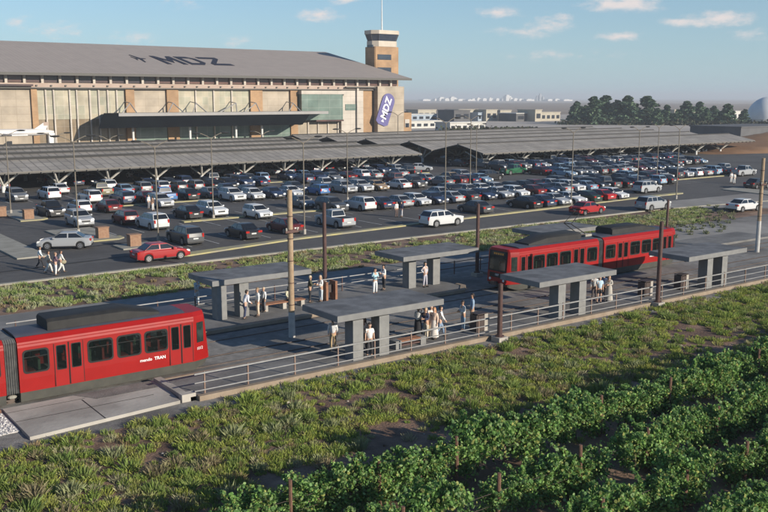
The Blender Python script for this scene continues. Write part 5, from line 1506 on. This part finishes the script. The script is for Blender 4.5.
# skyline
random.seed(31); k=0
sky_b=[(425,14,1.2),(460,12,1.4),(470,16,1.1),(515,9,2.0),(528,14,1.3),(549,12,1.2),(565,16,1.0),(436,8,2.0),(441,10,3.2),(447,14,2.2),(452,9,3.6),(473,7,1.8),(478,6,2.6),(484,9,2.0),(490,6,2.6),(497,7,2.0),(503,6,2.4),(507,9,5.4),(511,5,2.8),(520,7,1.6),(537,3,4.6),(540,4,6.6),(543,3,4.0),(556,8,1.6),(600,9,1.2),(456,5,1.6)]
for (u,wp,hp) in sky_b:
    p=G(u,100.9); d=p.x*_X.z+p.y*_Y.z; m=d/_f; w=wp*m*.8; h=hp*m+3
    mm='city_grey' if 535<u<545 else 'city_pale'
    t=thing('city_building','pale hazy building of the distant skyline' ,'building',(p.x,p.y,0),_rz if False else 0,'distant hazy city skyline')
    t['label']='hazy %s skyline building, %s from the left on the horizon'%('grey' if mm=='city_grey' else 'pale',ordn(sorted([q[0] for q in sky_b]).index(u)))
    b=MB(); b.box(-w/2,w/2,-w/3,w/3,0,h*.8,mm); b.build('wall',t); b=MB(); b.box(-w/4,w/4,-w/5,w/5,h*.8,h,mm); b.build('roof_block',t)

# ------------------------------------------------------------------ air
b=MB(); b.box(-6200,9500,-400,9500,-1.0,48.0,'asphalt'); hz=b.build('haze')
hm=bpy.data.materials.new('haze_air'); hm.use_nodes=True; nt=hm.node_tree; nt.nodes.clear()
out=nt.nodes.new('ShaderNodeOutputMaterial'); pv=nt.nodes.new('ShaderNodeVolumePrincipled')
pv.inputs['Color'].default_value=(.80,.86,.94,1); pv.inputs['Density'].default_value=HAZE; pv.inputs['Anisotropy'].default_value=0.0
nt.links.new(pv.outputs[0],out.inputs['Volume'])
hz.data.materials.clear(); hz.data.materials.append(hm); hz['kind']='stuff'; hz['label']='pale blue haze lying over the distant plain'

# ------------------------------------------------------------------ sky, sun, camera
SUN=Vector((.31,-.89,.31)).normalized(); EL=math.asin(SUN.z); ROT=math.atan2(SUN.x,SUN.y)
wd=bpy.data.worlds.new('World'); scn.world=wd; wd.use_nodes=True; nt=wd.node_tree; N=nt.nodes; Lk=nt.links
bg=N['Background']; bg.inputs['Strength'].default_value=SKYS
sky=N.new('ShaderNodeTexSky'); sky.sky_type='NISHITA'; sky.sun_disc=False; sky.sun_elevation=EL; sky.sun_rotation=ROT; sky.altitude=700; sky.air_density=1.0; sky.dust_density=SKYDUST; sky.ozone_density=1.5
tc=N.new('ShaderNodeTexCoord'); sp=N.new('ShaderNodeSeparateXYZ'); Lk.new(tc.outputs['Generated'],sp.inputs[0])
def math_(op,a,b_=None,c_=None):
    n=N.new('ShaderNodeMath'); n.operation=op
    for i,q in enumerate((a,b_,c_)):
        if q is None: continue
        if isinstance(q,(int,float)): n.inputs[i].default_value=q
        else: Lk.new(q,n.inputs[i])
    return n.outputs[0]
az=math_('ARCTAN2',sp.outputs[0],sp.outputs[1]); el=math_('ARCSINE',sp.outputs[2])
cb=N.new('ShaderNodeCombineXYZ'); Lk.new(az,cb.inputs[0]); Lk.new(math_('MULTIPLY',el,2.2),cb.inputs[1])
n1=N.new('ShaderNodeTexNoise'); n1.inputs['Scale'].default_value=55; n1.inputs['Detail'].default_value=9; n1.inputs['Roughness'].default_value=.62; Lk.new(cb.outputs[0],n1.inputs['Vector'])
n2=N.new('ShaderNodeTexNoise'); n2.inputs['Scale'].default_value=22; n2.inputs['Detail'].default_value=5; Lk.new(cb.outputs[0],n2.inputs['Vector'])
tot=None
clouds=[(320,15,27,8,.95),(498,12,22,6,.55),(548,22,30,10,.75),(520,31,34,7,.55),(622,4,42,9,.9),(718,18,34,9,1.0),(688,22,28,5,.7),(620,36,24,6,.8),(60,28,34,9,.5),(15,22,20,8,.45),(128,40,26,7,.35),(235,42,22,6,.3),(345,-4,26,8,.7),(560,55,50,5,.3),(745,34,26,6,.35),(180,4,30,6,.3)]
for (u,v,ru,rv,a) in clouds:
    a0,e0=DIR(u,v); ra=ru/_f*1.0; re=rv/_f
    dx=math_('DIVIDE',math_('SUBTRACT',az,a0),ra); dy=math_('DIVIDE',math_('SUBTRACT',el,e0),re)
    dyb=math_('MULTIPLY',math_('MINIMUM',dy,0.0),.9); dy2=math_('ADD',math_('MAXIMUM',dy,0.0),dyb)
    r2=math_('ADD',math_('MULTIPLY',dx,dx),math_('MULTIPLY',dy2,dy2))
    m=math_('MULTIPLY',math_('SUBTRACT',1.0,math_('SQRT',r2)),a)
    tot=m if tot is None else math_('MAXIMUM',tot,m)
mix_n=math_('ADD',math_('MULTIPLY',math_('SUBTRACT',n1.outputs['Fac'],.5),1.9),math_('MULTIPLY',math_('SUBTRACT',n2.outputs['Fac'],.5),1.2))
dens=math_('ADD',math_('MAXIMUM',tot,-1.0),mix_n)
mr=N.new('ShaderNodeMapRange'); mr.interpolation_type='SMOOTHSTEP'; mr.inputs[1].default_value=-.05; mr.inputs[2].default_value=1.0; mr.inputs[4].default_value=.9; Lk.new(dens,mr.inputs[0])
gate=N.new('ShaderNodeMapRange'); gate.inputs[1].default_value=-.25; gate.inputs[2].default_value=.15; Lk.new(tot,gate.inputs[0])
fac=math_('MULTIPLY',mr.outputs[0],gate.outputs[0])
mx=N.new('ShaderNodeMix'); mx.data_type='RGBA'; Lk.new(fac,mx.inputs[0]); 
tn=N.new('ShaderNodeMix'); tn.data_type='RGBA'; tn.blend_type='MULTIPLY'; tn.inputs[0].default_value=1; Lk.new(sky.outputs[0],tn.inputs[6]); tn.inputs[7].default_value=(*SKYTINT,1)
hzf=math_('MULTIPLY',math_('POWER',2.718,math_('MULTIPLY',math_('MAXIMUM',el,0.0),-9.0)),.85)
hx=N.new('ShaderNodeMix'); hx.data_type='RGBA'; Lk.new(hzf,hx.inputs[0]); Lk.new(tn.outputs[2],hx.inputs[6]); hx.inputs[7].default_value=(*HORC,1)
Lk.new(hx.outputs[2],mx.inputs[6]); mx.inputs[7].default_value=(*CLOUDC,1)
Lk.new(mx.outputs[2],bg.inputs[0])
sl=bpy.data.lights.new('sun','SUN'); sl.energy=SUNE; sl.angle=R(.53); sl.color=(1.0,.90,.76)
so=bpy.data.objects.new('sun',sl); COL.objects.link(so); so.rotation_euler=(-SUN).to_track_quat('-Z','Y').to_euler()
cam=bpy.data.cameras.new('camera'); co=bpy.data.objects.new('camera',cam); COL.objects.link(co); scn.camera=co
cam.sensor_width=36; cam.lens=36*_f/768; cam.clip_start=.5; cam.clip_end=30000
right=Vector((_X.x,_Y.x,_Z.x)); up=Vector((_X.y,_Y.y,_Z.y)); fw=Vector((_X.z,_Y.z,_Z.z))
mw=Matrix((right,up,-fw)).transposed().to_4x4(); mw.translation=(0,0,CAM_H); co.matrix_world=mw
scn.view_settings.view_transform='Standard'; scn.view_settings.look='None'; scn.view_settings.exposure=EXPO; scn.view_settings.gamma=1.0; scn.view_settings.use_curve_mapping=False
scn.cycles.max_bounces=6; scn.cycles.volume_bounces=0; scn.cycles.transparent_max_bounces=4
scn.cycles.use_denoising=True
print('cars',NCAR[0],'objects',len(bpy.data.objects))
